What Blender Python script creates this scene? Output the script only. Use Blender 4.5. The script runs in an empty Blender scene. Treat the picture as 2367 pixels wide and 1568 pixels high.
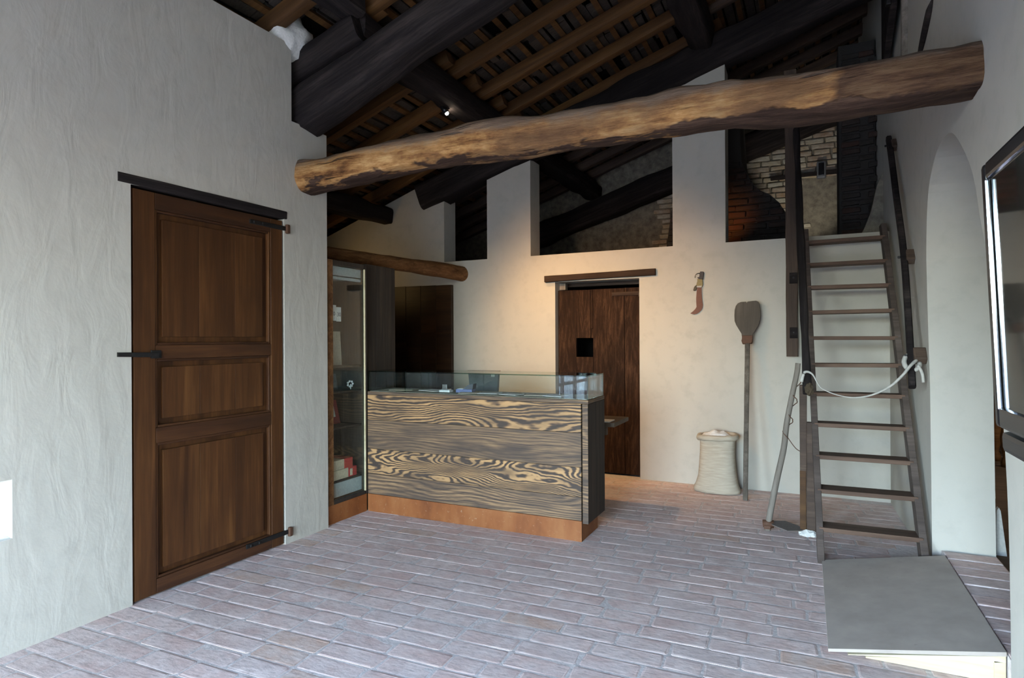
import bpy, bmesh, math, random
from mathutils import Vector, Matrix, noise, Euler
random.seed(7)
scene = bpy.context.scene
COL = scene.collection

# ------------------------------------------------------------------ camera
F_PX, YAW, PITCH, ROLL = 1410.0, math.radians(25.74), math.radians(.024), math.radians(-.297)
fw = Vector((-math.sin(YAW)*math.cos(PITCH), math.cos(YAW)*math.cos(PITCH), math.sin(PITCH)))
rt = Vector((math.cos(YAW), math.sin(YAW), 0)); up = rt.cross(fw)
r2 = rt*math.cos(ROLL) + up*math.sin(ROLL); u2 = -rt*math.sin(ROLL) + up*math.cos(ROLL)
cd = bpy.data.cameras.new('camera'); cam = bpy.data.objects.new('camera', cd); COL.objects.link(cam)
cd.sensor_width = 36; cd.lens = 36*F_PX/2367; cd.clip_start = .05
cam.matrix_world = Matrix(((r2.x, u2.x, -fw.x, 0), (r2.y, u2.y, -fw.y, 0), (r2.z, u2.z, -fw.z, 1.45), (0, 0, 0, 1)))
scene.camera = cam

# ------------------------------------------------------------------ world, lights, exposure
w = bpy.data.worlds.new('world'); scene.world = w; w.use_nodes = True
sky = w.node_tree.nodes.new('ShaderNodeTexSky'); sky.sky_type = 'NISHITA'; sky.sun_disc = False     # hazy summer sky, seen only through the entrance
sky.sun_elevation = math.radians(48); sky.sun_rotation = math.radians(60); sky.air_density = 1.0; sky.dust_density = 1.5; sky.ozone_density = 1.5
w.node_tree.links.new(sky.outputs[0], w.node_tree.nodes['Background'].inputs[0])
w.node_tree.nodes['Background'].inputs[1].default_value = 4.6
cy_ = scene.cycles; cy_.adaptive_threshold = .03; cy_.max_bounces = 5; cy_.diffuse_bounces = 3; cy_.glossy_bounces = 3; cy_.transmission_bounces = 4; cy_.transparent_max_bounces = 10
vs = scene.view_settings
vs.view_transform = 'Standard'; vs.look = 'None'; vs.gamma = 1; vs.use_curve_mapping = False; vs.exposure = 1.68

def aim(o, target):
    o.rotation_euler = (Vector(target)-o.location).to_track_quat('-Z', 'Y').to_euler()
def area(name, loc, target, sx, sy, power, col):
    d = bpy.data.lights.new(name, 'AREA'); d.shape = 'RECTANGLE'; d.size = sx; d.size_y = sy; d.energy = power; d.color = col
    o = bpy.data.objects.new(name, d); COL.objects.link(o); o.location = loc; aim(o, target); o['kind'] = 'helper'; return o
# daylight through the wide glazed entrance behind the camera, left door and an invented side opening; next-room light is added
po = area('entrance_portal', (-1.25, -4.31, 1.42), (-1.25, 3, 1.42), 2.7, 2.8, 1, (1, 1, 1)); po.data.cycles.is_portal = True
po = area('left_portal', (-3.80, -1.475, 1.156), (3, -1.475, 1.156), 2.45, 2.31, 1, (1, 1, 1)); po.data.cycles.is_portal = True
po = area('side_portal', (1.03, -2.775, 1.16), (-3, -2.775, 1.16), 1.45, 2.28, 1, (1, 1, 1)); po.data.cycles.is_portal = True
area('next_room_fill', (3.6, 5.6, 1.7), (2.0, 8.0, .4), .8, .8, 14, (1, .82, .6))  # unseen warm area light added for the room beyond the arch
def spot(name, loc, target, power, angle, col, blend=.6, radius=.04):
    d = bpy.data.lights.new(name, 'SPOT'); d.energy = power; d.color = col; d.spot_size = math.radians(angle); d.spot_blend = blend; d.shadow_soft_size = radius
    o = bpy.data.objects.new(name, d); COL.objects.link(o); o.location = loc; aim(o, target); o['kind'] = 'helper'; return o

# ------------------------------------------------------------------ node helpers
class NT:
    def __init__(s, name):
        s.m = bpy.data.materials.new(name); s.m.use_nodes = True; s.t = s.m.node_tree; s.N = s.t.nodes; s.L = s.t.links
        s.b = s.N['Principled BSDF']; s.out = s.N['Material Output']
    def link(s, a, b): s.L.new(a, b)
    def put(s, sock, v):
        if hasattr(v, 'links') or isinstance(v, bpy.types.NodeSocket): s.L.new(v, sock)
        else: sock.default_value = v if not isinstance(v, tuple) or len(v) != 3 or sock.type != 'RGBA' else (*v, 1)
    def coord(s, kind='Object'): return s.N.new('ShaderNodeTexCoord').outputs[kind]
    def rnd(s): return s.N.new('ShaderNodeObjectInfo').outputs['Random']
    def island(s): return s.N.new('ShaderNodeNewGeometry').outputs['Random Per Island']
    def math(s, op, a, b=0.0, c=None):
        n = s.N.new('ShaderNodeMath'); n.operation = op; s.put(n.inputs[0], a); s.put(n.inputs[1], b)
        if c is not None: s.put(n.inputs[2], c)
        return n.outputs[0]
    def vmath(s, op, a, b):
        n = s.N.new('ShaderNodeVectorMath'); n.operation = op; s.put(n.inputs[0], a); s.put(n.inputs[1], b); return n.outputs[0]
    def scaled(s, v, sc, rot=(0, 0, 0)):
        n = s.N.new('ShaderNodeMapping'); s.put(n.inputs['Vector'], v); n.inputs['Scale'].default_value = sc; n.inputs['Rotation'].default_value = rot; return n.outputs[0]
    def sep(s, v):
        n = s.N.new('ShaderNodeSeparateXYZ'); s.put(n.inputs[0], v); return n.outputs
    def comb(s, x, y, z):
        n = s.N.new('ShaderNodeCombineXYZ')
        for i, q in enumerate((x, y, z)): s.put(n.inputs[i], q)
        return n.outputs[0]
    def noise(s, v, scale=5, detail=4, rough=.55, dist=0):
        n = s.N.new('ShaderNodeTexNoise'); s.put(n.inputs['Vector'], v); s.put(n.inputs['Scale'], scale); n.inputs['Detail'].default_value = min(4, detail)
        n.inputs['Roughness'].default_value = rough; n.inputs['Distortion'].default_value = dist; return n.outputs['Fac']
    def vor(s, v, scale, feat='F1'):
        n = s.N.new('ShaderNodeTexVoronoi'); n.feature = feat; s.put(n.inputs['Vector'], v); n.inputs['Scale'].default_value = scale; return n.outputs['Distance']
    def ramp(s, f, stops):
        n = s.N.new('ShaderNodeValToRGB'); s.put(n.inputs[0], f); e = n.color_ramp.elements
        while len(e) < len(stops): e.new(.5)
        for q, (p, c) in zip(e, stops):
            q.position = p; q.color = (*c, 1) if isinstance(c, tuple) else (c, c, c, 1)
        return n.outputs[0]
    def mix(s, f, a, b, mode='MIX'):
        n = s.N.new('ShaderNodeMix'); n.data_type = 'RGBA'; n.blend_type = mode; s.put(n.inputs[0], f); s.put(n.inputs[6], a); s.put(n.inputs[7], b); return n.outputs[2]
    def bump(s, h, strength=.3, dist=.01, chain=None):
        n = s.N.new('ShaderNodeBump'); s.put(n.inputs['Height'], h); n.inputs['Strength'].default_value = strength; n.inputs['Distance'].default_value = dist
        if chain is not None: s.L.new(chain, n.inputs['Normal'])
        return n.outputs[0]
    def done(s, col, rough=.6, nrm=None, metal=0, spec=None):
        s.put(s.b.inputs['Base Color'], col); s.put(s.b.inputs['Roughness'], rough); s.b.inputs['Metallic'].default_value = metal
        if nrm is not None: s.L.new(nrm, s.b.inputs['Normal'])
        if spec is not None: s.b.inputs['Specular IOR Level'].default_value = spec
        return s.m

MAT = {}
def plaster(name, base, amount=1.0):
    n = NT(name); c = n.coord()
    big = n.noise(n.scaled(c, (1, 1, .7)), 1.3, 3); mid = n.noise(c, 9, 5, .6)
    st = n.noise(n.scaled(c, (1.6, 3.2, 1.1), (.7, .2, .1)), 2.6, 4, .5, .8); lump = n.noise(c, 16, 4, .6)
    col = n.mix(n.ramp(big, [(.35, 0.0), (.7, 1.0)]), tuple(x*.93 for x in base), base)
    col = n.mix(n.ramp(mid, [(.3, 1.0), (.5, 0.0)]), col, tuple(x*.90 for x in base))
    h = n.math('ADD', n.math('MULTIPLY', st, 1.0), n.math('MULTIPLY', lump, .22)); h = n.math('ADD', h, n.math('MULTIPLY', big, 1.5))
    MAT[name] = n.done(col, .92, n.bump(h, .30*amount, .020), spec=.15)
plaster('plaster', (.45, .418, .36)); plaster('plaster_smooth', (.46, .425, .365), .35)

def wood(name, dark, mid, light, grain=14, stretch=.07, axis=0, rough=.65, bump=.35, knots=False, spec=.3):
    n = NT(name); c = n.vmath('ADD', n.coord(), n.comb(n.math('MULTIPLY', n.rnd(), 31), n.math('MULTIPLY', n.rnd(), 17), n.math('MULTIPLY', n.rnd(), 9)))
    sc = [1, 1, 1]; sc[axis] = stretch; v = n.scaled(c, tuple(sc))
    warp = n.noise(v, 3, 3); g = n.noise(n.vmath('ADD', v, n.comb(n.math('MULTIPLY', warp, .5), n.math('MULTIPLY', warp, .5), n.math('MULTIPLY', warp, .5))), grain, 6, .62)
    fine = n.noise(v, grain*7, 4, .7); patch = n.noise(n.scaled(c, tuple(.5 if i == axis else 1 for i in range(3))), 2.2, 3)
    f = n.math('ADD', n.math('MULTIPLY', g, .7), n.math('MULTIPLY', fine, .3))
    col = n.ramp(f, [(.32, dark), (.5, mid), (.68, light)])
    col = n.mix(n.ramp(patch, [(.35, 0.0), (.7, .65)]), col, dark)
    MAT[name] = n.done(col, rough, n.bump(f, bump, .008), spec=spec)
wood('old_dark', (.010, .008, .008), (.024, .019, .018), (.058, .045, .040), 11, .06, 0, .95, 1.0, spec=.08)
wood('old_mid', (.035, .022, .016), (.075, .047, .032), (.13, .085, .06), 12, .07, 0, .75, .6)
wood('dark_mid', (.020, .012, .009), (.045, .028, .020), (.08, .052, .038), 12, .07, 0, .85, .6, spec=.12)
wood('rafter', (.042, .017, .005), (.095, .042, .011), (.16, .078, .024), 10, .05, 0, .7, .35)
wood('log', (.07, .030, .012), (.19, .088, .034), (.34, .18, .078), 22, .22, 0, .85, 1.0, spec=.15)
wood('door_wood_z', (.028, .0095, .003), (.075, .027, .0075), (.145, .058, .016), 9, .045, 2, .5, .2, spec=.3)
wood('door_wood_y', (.022, .0075, .0028), (.052, .018, .006), (.095, .036, .011), 13, .05, 1, .5, .2, spec=.35)
wood('rough_door', (.012, .006, .004), (.034, .016, .009), (.095, .048, .026), 34, .13, 2, .9, 1.0, spec=.15)
wood('dark_panel', (.010, .004, .002), (.030, .012, .004), (.06, .026, .008), 9, .06, 0, .45, .15)
wood('char_z', (.016, .012, .010), (.040, .029, .021), (.075, .052, .036), 16, .04, 2, .75, .5)
wood('ladder_x', (.06, .032, .020), (.11, .062, .040), (.17, .105, .07), 12, .08, 0, .7, .4)
wood('ladder_z', (.045, .032, .026), (.085, .062, .05), (.14, .105, .088), 14, .06, 0, .75, .5)
wood('grey_wood', (.12, .098, .078), (.22, .185, .15), (.32, .28, .235), 14, .05, 2, .8, .5)
wood('peel_wood', (.055, .044, .034), (.105, .086, .067), (.17, .145, .115), 12, .06, 2, .8, .5)
wood('pale_pine', (.42, .34, .20), (.55, .47, .30), (.64, .57, .40), 8, .06, 0, .6, .1)
wood('shelf_wood', (.05, .035, .022), (.10, .07, .045), (.16, .11, .075), 12, .06, 0, .7, .3)

def figured(name, amp, freq, contrast, dark, mid, light, seed):
    # brushed softwood with flaming grain: contour lines of a stretched noise field, knots included
    n = NT(name); c = n.vmath('ADD', n.coord(), (seed, seed*.37, seed*1.7)); x, y, z = n.sep(c)
    v = n.comb(n.math('MULTIPLY', x, 1.15), y, n.math('MULTIPLY', z, 5.0))
    field = n.noise(v, 1.0, 1.5, .4); small = n.noise(n.comb(n.math('MULTIPLY', x, 7), y, n.math('MULTIPLY', z, 16)), 1, 2)
    ph = n.math('ADD', n.math('MULTIPLY', field, amp), n.math('MULTIPLY', z, freq)); ph = n.math('ADD', ph, n.math('MULTIPLY', small, amp*.08))
    tri = n.math('PINGPONG', ph, 1.0)
    fine = n.noise(n.scaled(c, (.6, 1, 26)), 6, 4, .6); patch = n.noise(n.scaled(c, (1.2, 1, 5)), 1.7, 3)
    f = n.math('ADD', n.math('MULTIPLY', tri, contrast), n.math('MULTIPLY', n.math('SUBTRACT', fine, .5), .9)); f = n.math('ADD', f, .5-contrast*.5)
    col = n.ramp(f, [(.28, dark), (.46, mid), (.68, light)])
    col = n.mix(n.ramp(patch, [(.42, 0.0), (.66, .8)]), col, tuple(q*1.25 for q in dark))
    MAT[name] = n.done(col, .62, n.bump(f, .35, .004), spec=.3)
DK, MD, LT = (.050, .035, .026), (.175, .100, .052), (.44, .255, .112)
figured('flame_a', 26, 78, .95, DK, MD, LT, 3.1)
figured('flame_b', 52, 58, 1.05, DK, MD, LT, 11.7)
figured('calm_a', 14, 80, .20, (.046, .033, .026), (.125, .080, .050), (.26, .16, .082), 6.3)
figured('calm_b', 18, 70, .30, (.046, .033, .026), (.13, .082, .050), (.29, .175, .088), 21.9)

# hewn tie beam: weathered tan wood where the dark skin has come off
n = NT('hewn'); c = n.coord(); x, y, z = n.sep(c)
v = n.scaled(c, (.10, 1, 1)); g = n.noise(v, 22, 6, .68); fine = n.noise(v, 120, 4, .7); blot = n.noise(n.scaled(c, (.55, 1, 1.3)), 4.2, 5, .6)
mott = n.noise(n.scaled(c, (.45, 1, 1)), 11, 6, .7); stain = n.noise(n.scaled(c, (.35, 1, 1)), 3.1, 4, .6)
tan = n.ramp(n.math('ADD', n.math('MULTIPLY', g, .5), n.math('MULTIPLY', mott, .5)), [(.36, (.085, .036, .014)), (.45, (.26, .122, .043)), (.53, (.43, .225, .083)), (.63, (.60, .37, .16))])
tan = n.mix(n.ramp(stain, [(.44, 0.0), (.62, .8)]), tan, n.mix(g, (.05, .026, .014), (.20, .11, .06)))
crack = n.noise(n.scaled(c, (.035, 1, 1)), 26, 2, .5); tan = n.mix(n.ramp(crack, [(.30, .85), (.335, 0.0)]), tan, (.03, .016, .010))
skin = n.ramp(n.math('ADD', n.math('MULTIPLY', g, .7), n.math('MULTIPLY', fine, .3)), [(.35, (.026, .015, .011)), (.5, (.055, .031, .022)), (.66, (.11, .066, .043))])
edge = n.math('SUBTRACT', n.math('MULTIPLY_ADD', n.math('SUBTRACT', blot, .5), .42, n.math('ADD', z, n.math('MULTIPLY', y, -.35))), -.050)
m1 = n.ramp(n.math('ADD', n.math('MULTIPLY', edge, 14), .5), [(.35, 0.0), (.6, 1.0)])
endk = n.ramp(n.math('ADD', n.math('MULTIPLY', n.math('SUBTRACT', n.math('MULTIPLY_ADD', blot, -.8, x), 1.05), 5), .5), [(.3, 1.0), (.7, .12)])
greytop = n.ramp(n.math('ADD', n.math('MULTIPLY', n.math('MULTIPLY_ADD', n.math('SUBTRACT', mott, .5), .16, n.math('SUBTRACT', z, .060)), 12), .5), [(.3, 0.0), (.8, .8)])
col = n.mix(n.math('MULTIPLY', m1, endk), skin, tan); col = n.mix(greytop, col, n.mix(g, (.06, .043, .034), (.22, .165, .125)))
h = n.math('ADD', n.math('MULTIPLY', g, .9), n.math('MULTIPLY', m1, -.5)); h = n.math('ADD', h, n.math('MULTIPLY', n.ramp(crack, [(.30, 0.0), (.335, 1.0)]), .5))
MAT['hewn'] = n.done(col, .85, n.bump(n.math('ADD', h, n.math('MULTIPLY', fine, .3)), 1.0, .016), spec=.12)

# floor bricks
def brick_mat(name, a, b, c_, dust, dust_amt, bump=.5, streak=False):
    n = NT(name); r = n.math('FRACT', n.math('ADD', n.rnd(), n.math('MULTIPLY', n.island(), 7.31)))
    c = n.vmath('ADD', n.coord(), n.comb(n.math('MULTIPLY', r, 40), n.math('MULTIPLY', r, 23), 0))
    base = n.ramp(r, [(0.0, a), (.45, b), (.8, c_), (1.0, a)])
    wear = n.noise(c, 9, 5, .62); fine = n.noise(n.scaled(c, (.35, 1, 1)), 55, 5, .72); rub = n.noise(n.scaled(c, (.6, 1, 1)), 5.5, 3, .5)
    col = n.mix(n.ramp(wear, [(.36, dust_amt*.25), (.62, dust_amt)]), base, dust)
    if streak: col = n.mix(n.ramp(rub, [(.50, 0.0), (.66, .7)]), col, (.60, .41, .36))
    col = n.mix(n.ramp(fine, [(.30, .55), (.50, 0.0)]), col, tuple(q*.45 for q in b))
    col = n.mix(n.ramp(fine, [(.56, 0.0), (.72, .5)]), col, tuple(min(1, q*1.25) for q in dust))
    h = n.math('ADD', n.math('MULTIPLY', wear, .8), n.math('MULTIPLY', fine, .7))
    MAT[name] = n.done(col, n.math('MULTIPLY_ADD', wear, .2, .72), n.bump(h, bump, .005), spec=.12)
brick_mat('floor_brick', (.66, .46, .40), (.61, .46, .41), (.55, .43, .39), (.75, .62, .57), .8, .4, True)
brick_mat('floor_brick_red', (.62, .40, .30), (.60, .38, .28), (.58, .40, .31), (.68, .58, .53), .7, .4)
brick_mat('wall_brick', (.36, .26, .14), (.34, .31, .25), (.24, .13, .07), (.44, .42, .36), .55, .9)
brick_mat('roof_tile', (.036, .028, .023), (.046, .037, .030), (.06, .042, .030), (.07, .062, .054), .5, .6)
brick_mat('shaded_brick', (.035, .028, .024), (.028, .024, .022), (.06, .026, .018), (.045, .04, .036), .5, .8)  # darker brick copy: shade on the loft hood and pier put into the colour
n = NT('mortar'); c = n.coord(); f = n.noise(c, 30, 5, .65)
MAT['mortar'] = n.done(n.ramp(f, [(.3, (.52, .45, .42)), (.7, (.72, .64, .60))]), .95, n.bump(f, .5, .006), spec=.1)
n = NT('loft_mortar'); c = n.coord(); f = n.noise(c, 12, 5, .65)
MAT['loft_mortar'] = n.done(n.ramp(f, [(.3, (.11, .095, .075)), (.7, (.25, .22, .17))]), .95, n.bump(f, .8, .01), spec=.1)
n = NT('roof_dark'); MAT['roof_dark'] = n.done((.012, .011, .011), .95, spec=.05)
n = NT('rust'); c = n.coord(); f = n.noise(n.scaled(c, (1, 1, .5)), 3.5, 6, .65); sp = n.noise(c, 45, 4, .7)
col = n.ramp(f, [(.3, (.14, .040, .011)), (.5, (.225, .074, .020)), (.7, (.285, .112, .037))]); col = n.mix(n.ramp(sp, [(.62, 0.0), (.78, .7)]), col, (.42, .30, .2))
MAT['rust'] = n.done(col, .62, n.bump(sp, .12, .003), spec=.3)
def plain(name, col, rough=.5, metal=0, bump=0, spec=None):
    n = NT(name); nrm = None
    f = n.noise(n.coord(), 60, 4); cc = n.ramp(f, [(.3, tuple(q*.85 for q in col)), (.7, tuple(min(1, q*1.08) for q in col))])
    if bump: nrm = n.bump(f, bump, .004)
    MAT[name] = n.done(cc, rough, nrm, metal, spec)
plain('hoe_iron', (.13, .105, .09), .75, .1, .5); plain('iron', (.022, .020, .019), .55, .6, .4); plain('rusty_iron', (.10, .045, .024), .7, .3, .5); plain('blade_rust', (.115, .036, .016), .6, .2, .4)
plain('cord', (.42, .39, .345), .9, 0, .5); plain('horn', (.22, .17, .07), .7, 0, .5); plain('leather', (.07, .055, .035), .8, 0, .4); plain('grip', (.022, .013, .013), .6, 0, .3)
plain('paper', (.72, .71, .69), .8); plain('paper_beige', (.55, .47, .36), .8); plain('ink', (.05, .045, .07), .7); plain('photo_red', (.32, .03, .035), .5); plain('photo_dark', (.03, .035, .05), .5)
plain('box_cream', (.62, .54, .40), .7); plain('box_red', (.42, .025, .03), .6); plain('white_gloss', (.75, .76, .76), .3); plain('black_plastic', (.012, .012, .014), .32); plain('grey_plastic', (.10, .105, .115), .45)
plain('tv_black', (.008, .008, .010), .22); plain('chrome', (.75, .80, .88), .12, 1.0); plain('lamp_panel', (.42, .47, .47), .4); plain('blue_box', (.10, .13, .30), .4)
plain('case_lining', (.26, .25, .19), .8); plain('ground', (.055, .06, .045), .9); plain('skirt_white', (.62, .60, .55), .9, 0, .3); plain('plaster_bit', (.60, .58, .54), .95, 0, .8); plain('concrete_dark', (.03, .026, .023), .95, 0, .6); plain('straw', (.05, .032, .015), .9, 0, .6)
n = NT('screen'); MAT['screen'] = n.done((.012, .013, .012), .06, spec=.6)
n = NT('ramp_board'); c = n.coord(); f = n.noise(c, 5, 5, .6); s2 = n.noise(c, 38, 3); col = n.ramp(f, [(.3, (.33, .275, .235)), (.7, (.42, .355, .30))])
col = n.mix(n.ramp(s2, [(.70, 0.0), (.80, .55)]), col, (.12, .10, .10)); MAT['ramp_board'] = n.done(col, .75, n.bump(f, .05, .002), spec=.1)
n = NT('sackcloth'); c = n.coord(); wv = n.N.new('ShaderNodeTexWave'); n.put(wv.inputs['Vector'], c); wv.bands_direction = 'Z'; wv.inputs['Scale'].default_value = 90; wv.inputs['Distortion'].default_value = 3
f = n.noise(n.scaled(c, (1, 1, 8)), 9, 4); col = n.ramp(f, [(.3, (.37, .315, .24)), (.7, (.47, .41, .325))]); MAT['sackcloth'] = n.done(col, .95, n.bump(n.math('ADD', n.math('MULTIPLY', wv.outputs['Fac'], .12), n.math('MULTIPLY', f, .5)), .3, .004), spec=.1)
def glass(name, tint, ior=1.45):
    n = NT(name); n.N.remove(n.b); t = n.N.new('ShaderNodeBsdfTransparent'); t.inputs[0].default_value = (*tint, 1); g = n.N.new('ShaderNodeBsdfGlossy'); g.inputs['Roughness'].default_value = .01
    fr = n.N.new('ShaderNodeFresnel'); ge = n.N.new('ShaderNodeNewGeometry'); n.put(fr.inputs[0], n.math('ADD', ior, n.math('MULTIPLY', ge.outputs['Backfacing'], 1/ior-ior))); m = n.N.new('ShaderNodeMixShader'); n.link(fr.outputs[0], m.inputs[0]); n.link(t.outputs[0], m.inputs[1]); n.link(g.outputs[0], m.inputs[2]); n.link(m.outputs[0], n.out.inputs[0]); MAT[name] = n.m
glass('glass', (.93, .96, .95)); glass('glass_edge', (.30, .52, .46))
n = NT('bulb'); n.b.inputs['Emission Color'].default_value = (1, .86, .66, 1); n.b.inputs['Emission Strength'].default_value = 60; MAT['bulb'] = n.done((1, 1, 1), .5)

# ------------------------------------------------------------------ mesh helpers
def link(o, parent=None, **kw):
    COL.objects.link(o)
    if parent is not None: o.parent = parent
    for k, v in kw.items(): o[k] = v
    return o
def mesh_obj(name, verts, faces, mat, parent=None, smooth=False, loc=None, rot=None, **kw):
    me = bpy.data.meshes.new(name); me.from_pydata([tuple(v) for v in verts], [], faces); me.update()
    bm = bmesh.new(); bm.from_mesh(me); bmesh.ops.recalc_face_normals(bm, faces=bm.faces); bm.to_mesh(me); bm.free()
    for m in (mat if isinstance(mat, (list, tuple)) else [mat]): me.materials.append(MAT[m])
    if smooth:
        for p in me.polygons: p.use_smooth = True
    o = bpy.data.objects.new(name, me); link(o, parent, **kw)
    if loc is not None: o.location = loc
    if rot is not None: o.rotation_euler = rot
    return o
def thing(name, label, cat, loc=(0, 0, 0), rot=(0, 0, 0), group=None, kind=None):
    o = bpy.data.objects.new(name, None); o.empty_display_size = .1; link(o); o.location = loc; o.rotation_euler = rot
    o['label'] = label; o['category'] = cat
    if group: o['group'] = group
    if kind: o['kind'] = kind
    return o
def tag(o, label, cat, group=None):
    o['label'] = label; o['category'] = cat
    if group: o['group'] = group
    return o
def struct(o, label=None):
    o['kind'] = 'structure'
    if label: o['label'] = label
    return o
def box_data(a, b, bev=0):
    bm = bmesh.new(); r = bmesh.ops.create_cube(bm, size=1)
    s = [b[i]-a[i] for i in range(3)]
    for v in bm.verts: v.co = Vector((v.co.x*s[0], v.co.y*s[1], v.co.z*s[2]))
    if bev: bmesh.ops.bevel(bm, geom=bm.edges[:], offset=min(bev, .45*min(abs(q) for q in s)), segments=2, affect='EDGES', profile=.6)
    return bm
def box(name, a, b, mat, parent=None, bev=.004, rot=None, smooth=False, **kw):
    bm = box_data(a, b, bev); me = bpy.data.meshes.new(name); bm.to_mesh(me); bm.free()
    for m in (mat if isinstance(mat, (list, tuple)) else [mat]): me.materials.append(MAT[m])
    o = bpy.data.objects.new(name, me); link(o, parent, **kw); o.location = [(a[i]+b[i])/2 for i in range(3)]
    if rot: o.rotation_euler = rot
    return o
def prism(name, outline, y0, y1, mat, parent=None, axes='xz', bev=0, **kw):
    """outline polygon in a plane, extruded along the third axis from y0 to y1"""
    n = len(outline)
    def P(u, v, t): return {'xz': (u, t, v), 'yz': (t, u, v), 'xy': (u, v, t)}[axes]
    cu = sum(p[0] for p in outline)/n; cv = sum(p[1] for p in outline)/n; c = Vector(P(cu, cv, (y0+y1)/2))
    vs_ = [Vector(P(u, v, y0))-c for u, v in outline]+[Vector(P(u, v, y1))-c for u, v in outline]
    fs = [list(range(n)), list(range(2*n-1, n-1, -1))]+[[i, (i+1) % n, n+(i+1) % n, n+i] for i in range(n)]
    o = mesh_obj(name, vs_, fs, mat, parent, loc=c, **kw)
    if bev:
        bm = bmesh.new(); bm.from_mesh(o.data); bmesh.ops.bevel(bm, geom=bm.edges[:], offset=bev, segments=1, affect='EDGES'); bm.to_mesh(o.data); bm.free()
    return o
def frame_of(p0, p1):
    X = (Vector(p1)-Vector(p0)); L = X.length; X.normalize(); ref = Vector((0, 0, 1)) if abs(X.z) < .95 else Vector((0, 1, 0))
    Y = ref.cross(X).normalized(); Z = X.cross(Y); return Matrix((X, Y, Z)).transposed().to_4x4(), L
def timber(name, p0, p1, w_, h_, mat, parent=None, rnd=.25, amp=.006, seed=0, segs=None, taper=1.0, sag=None, nring=16, prof=None, **kw):
    """hewn timber or pole from p0 to p1; local X runs along it. prof(t)->(dy,dz,w,h) overrides width/height"""
    R, L = frame_of(p0, p1); segs = segs or max(2, int(L/.12)); V = []; Fc = []
    e = 2/(max(.05, rnd))  # superellipse exponent: rnd=1 round, small = square
    e = 2 if rnd >= 1 else min(10, 2/rnd)
    for i in range(segs+1):
        t = i/segs; x = L*(t-.5); dy = dz = 0; ww = w_*(1+(taper-1)*t); hh = h_*(1+(taper-1)*t)
        if prof: dy, dz, ww, hh = prof(t)
        if sag: dz += sag*4*t*(1-t)
        for k in range(nring):
            a = 2*math.pi*(k+.5)/nring; ca, sa = math.cos(a), math.sin(a)
            py = math.copysign(abs(ca)**(2/e), ca)*ww/2; pz = math.copysign(abs(sa)**(2/e), sa)*hh/2
            q = Vector((x*2.2+seed*7.7, py*5+seed, pz*5)); d = noise.noise(q)*amp*2.2+noise.noise(q*3.1)*amp*.9
            m = math.hypot(py, pz) or 1
            V.append((x, dy+py*(1+d/m), dz+pz*(1+d/m)))
    for i in range(segs):
        for k in range(nring):
            a = i*nring+k; b = i*nring+(k+1) % nring; Fc.append((a, b, b+nring, a+nring))
    Fc.append(tuple(range(nring-1, -1, -1))); Fc.append(tuple(range(segs*nring, (segs+1)*nring)))
    o = mesh_obj(name, V, Fc, mat, parent, smooth=True, **kw)
    o.matrix_world = Matrix.Translation((Vector(p0)+Vector(p1))/2) @ R
    if parent is not None: o.matrix_parent_inverse = Matrix(); o.matrix_basis = parent.matrix_basis.inverted() @ o.matrix_basis if parent.type == 'EMPTY' or True else o.matrix_basis
    md = o.modifiers.new('edges', 'EDGE_SPLIT'); md.split_angle = math.radians(38)
    return o
def tube(name, pts, rad, mat, parent=None, n=8, **kw):
    V = []; Fc = []; P = [Vector(p) for p in pts]; N = len(P)
    for i, p in enumerate(P):
        d = (P[min(i+1, N-1)]-P[max(i-1, 0)]).normalized(); ref = Vector((0, 0, 1)) if abs(d.z) < .9 else Vector((1, 0, 0))
        a = d.cross(ref).normalized(); b = d.cross(a); r = rad(i/(N-1)) if callable(rad) else rad
        for k in range(n):
            t = 2*math.pi*k/n; V.append(p+a*math.cos(t)*r+b*math.sin(t)*r)
    for i in range(N-1):
        for k in range(n): Fc.append((i*n+k, i*n+(k+1) % n, (i+1)*n+(k+1) % n, (i+1)*n+k))
    Fc += [tuple(range(n)), tuple(range((N-1)*n, N*n))]
    return mesh_obj(name, V, Fc, mat, parent, smooth=True, **kw)
def spline(pts, k=8):
    P = [Vector(p) for p in pts]; out = []
    for i in range(len(P)-1):
        a, b, c, d = P[max(i-1, 0)], P[i], P[i+1], P[min(i+2, len(P)-1)]
        for j in range(k):
            t = j/k; out.append(.5*((2*b)+(c-a)*t+(2*a-5*b+4*c-d)*t*t+(3*b-a-3*c+d)*t**3))
    return out+[P[-1]]
def text(name, body, size, mat, parent, loc, rot):
    cu = bpy.data.curves.new(name, 'FONT'); cu.body = body; cu.size = size; cu.align_x = 'CENTER'; cu.align_y = 'CENTER'; cu.extrude = .0004
    t = bpy.data.objects.new('tmp', cu); COL.objects.link(t); dg = bpy.context.evaluated_depsgraph_get(); me = bpy.data.meshes.new_from_object(t.evaluated_get(dg)); bpy.data.objects.remove(t)
    me.materials.clear(); me.materials.append(MAT[mat]); o = bpy.data.objects.new(name, me); link(o, parent); o.location = loc; o.rotation_euler = rot; return o

# ------------------------------------------------------------------ main dimensions (metres; back wall along x, left wall along y)
XL, XR, YB, YF, YL = -3.33, .70, 6.24, -4.0, 9.0
def RZ(x): return 3.66+.34*(x+3.326)          # underside of the rafters
SL = math.atan(.34)

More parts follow.
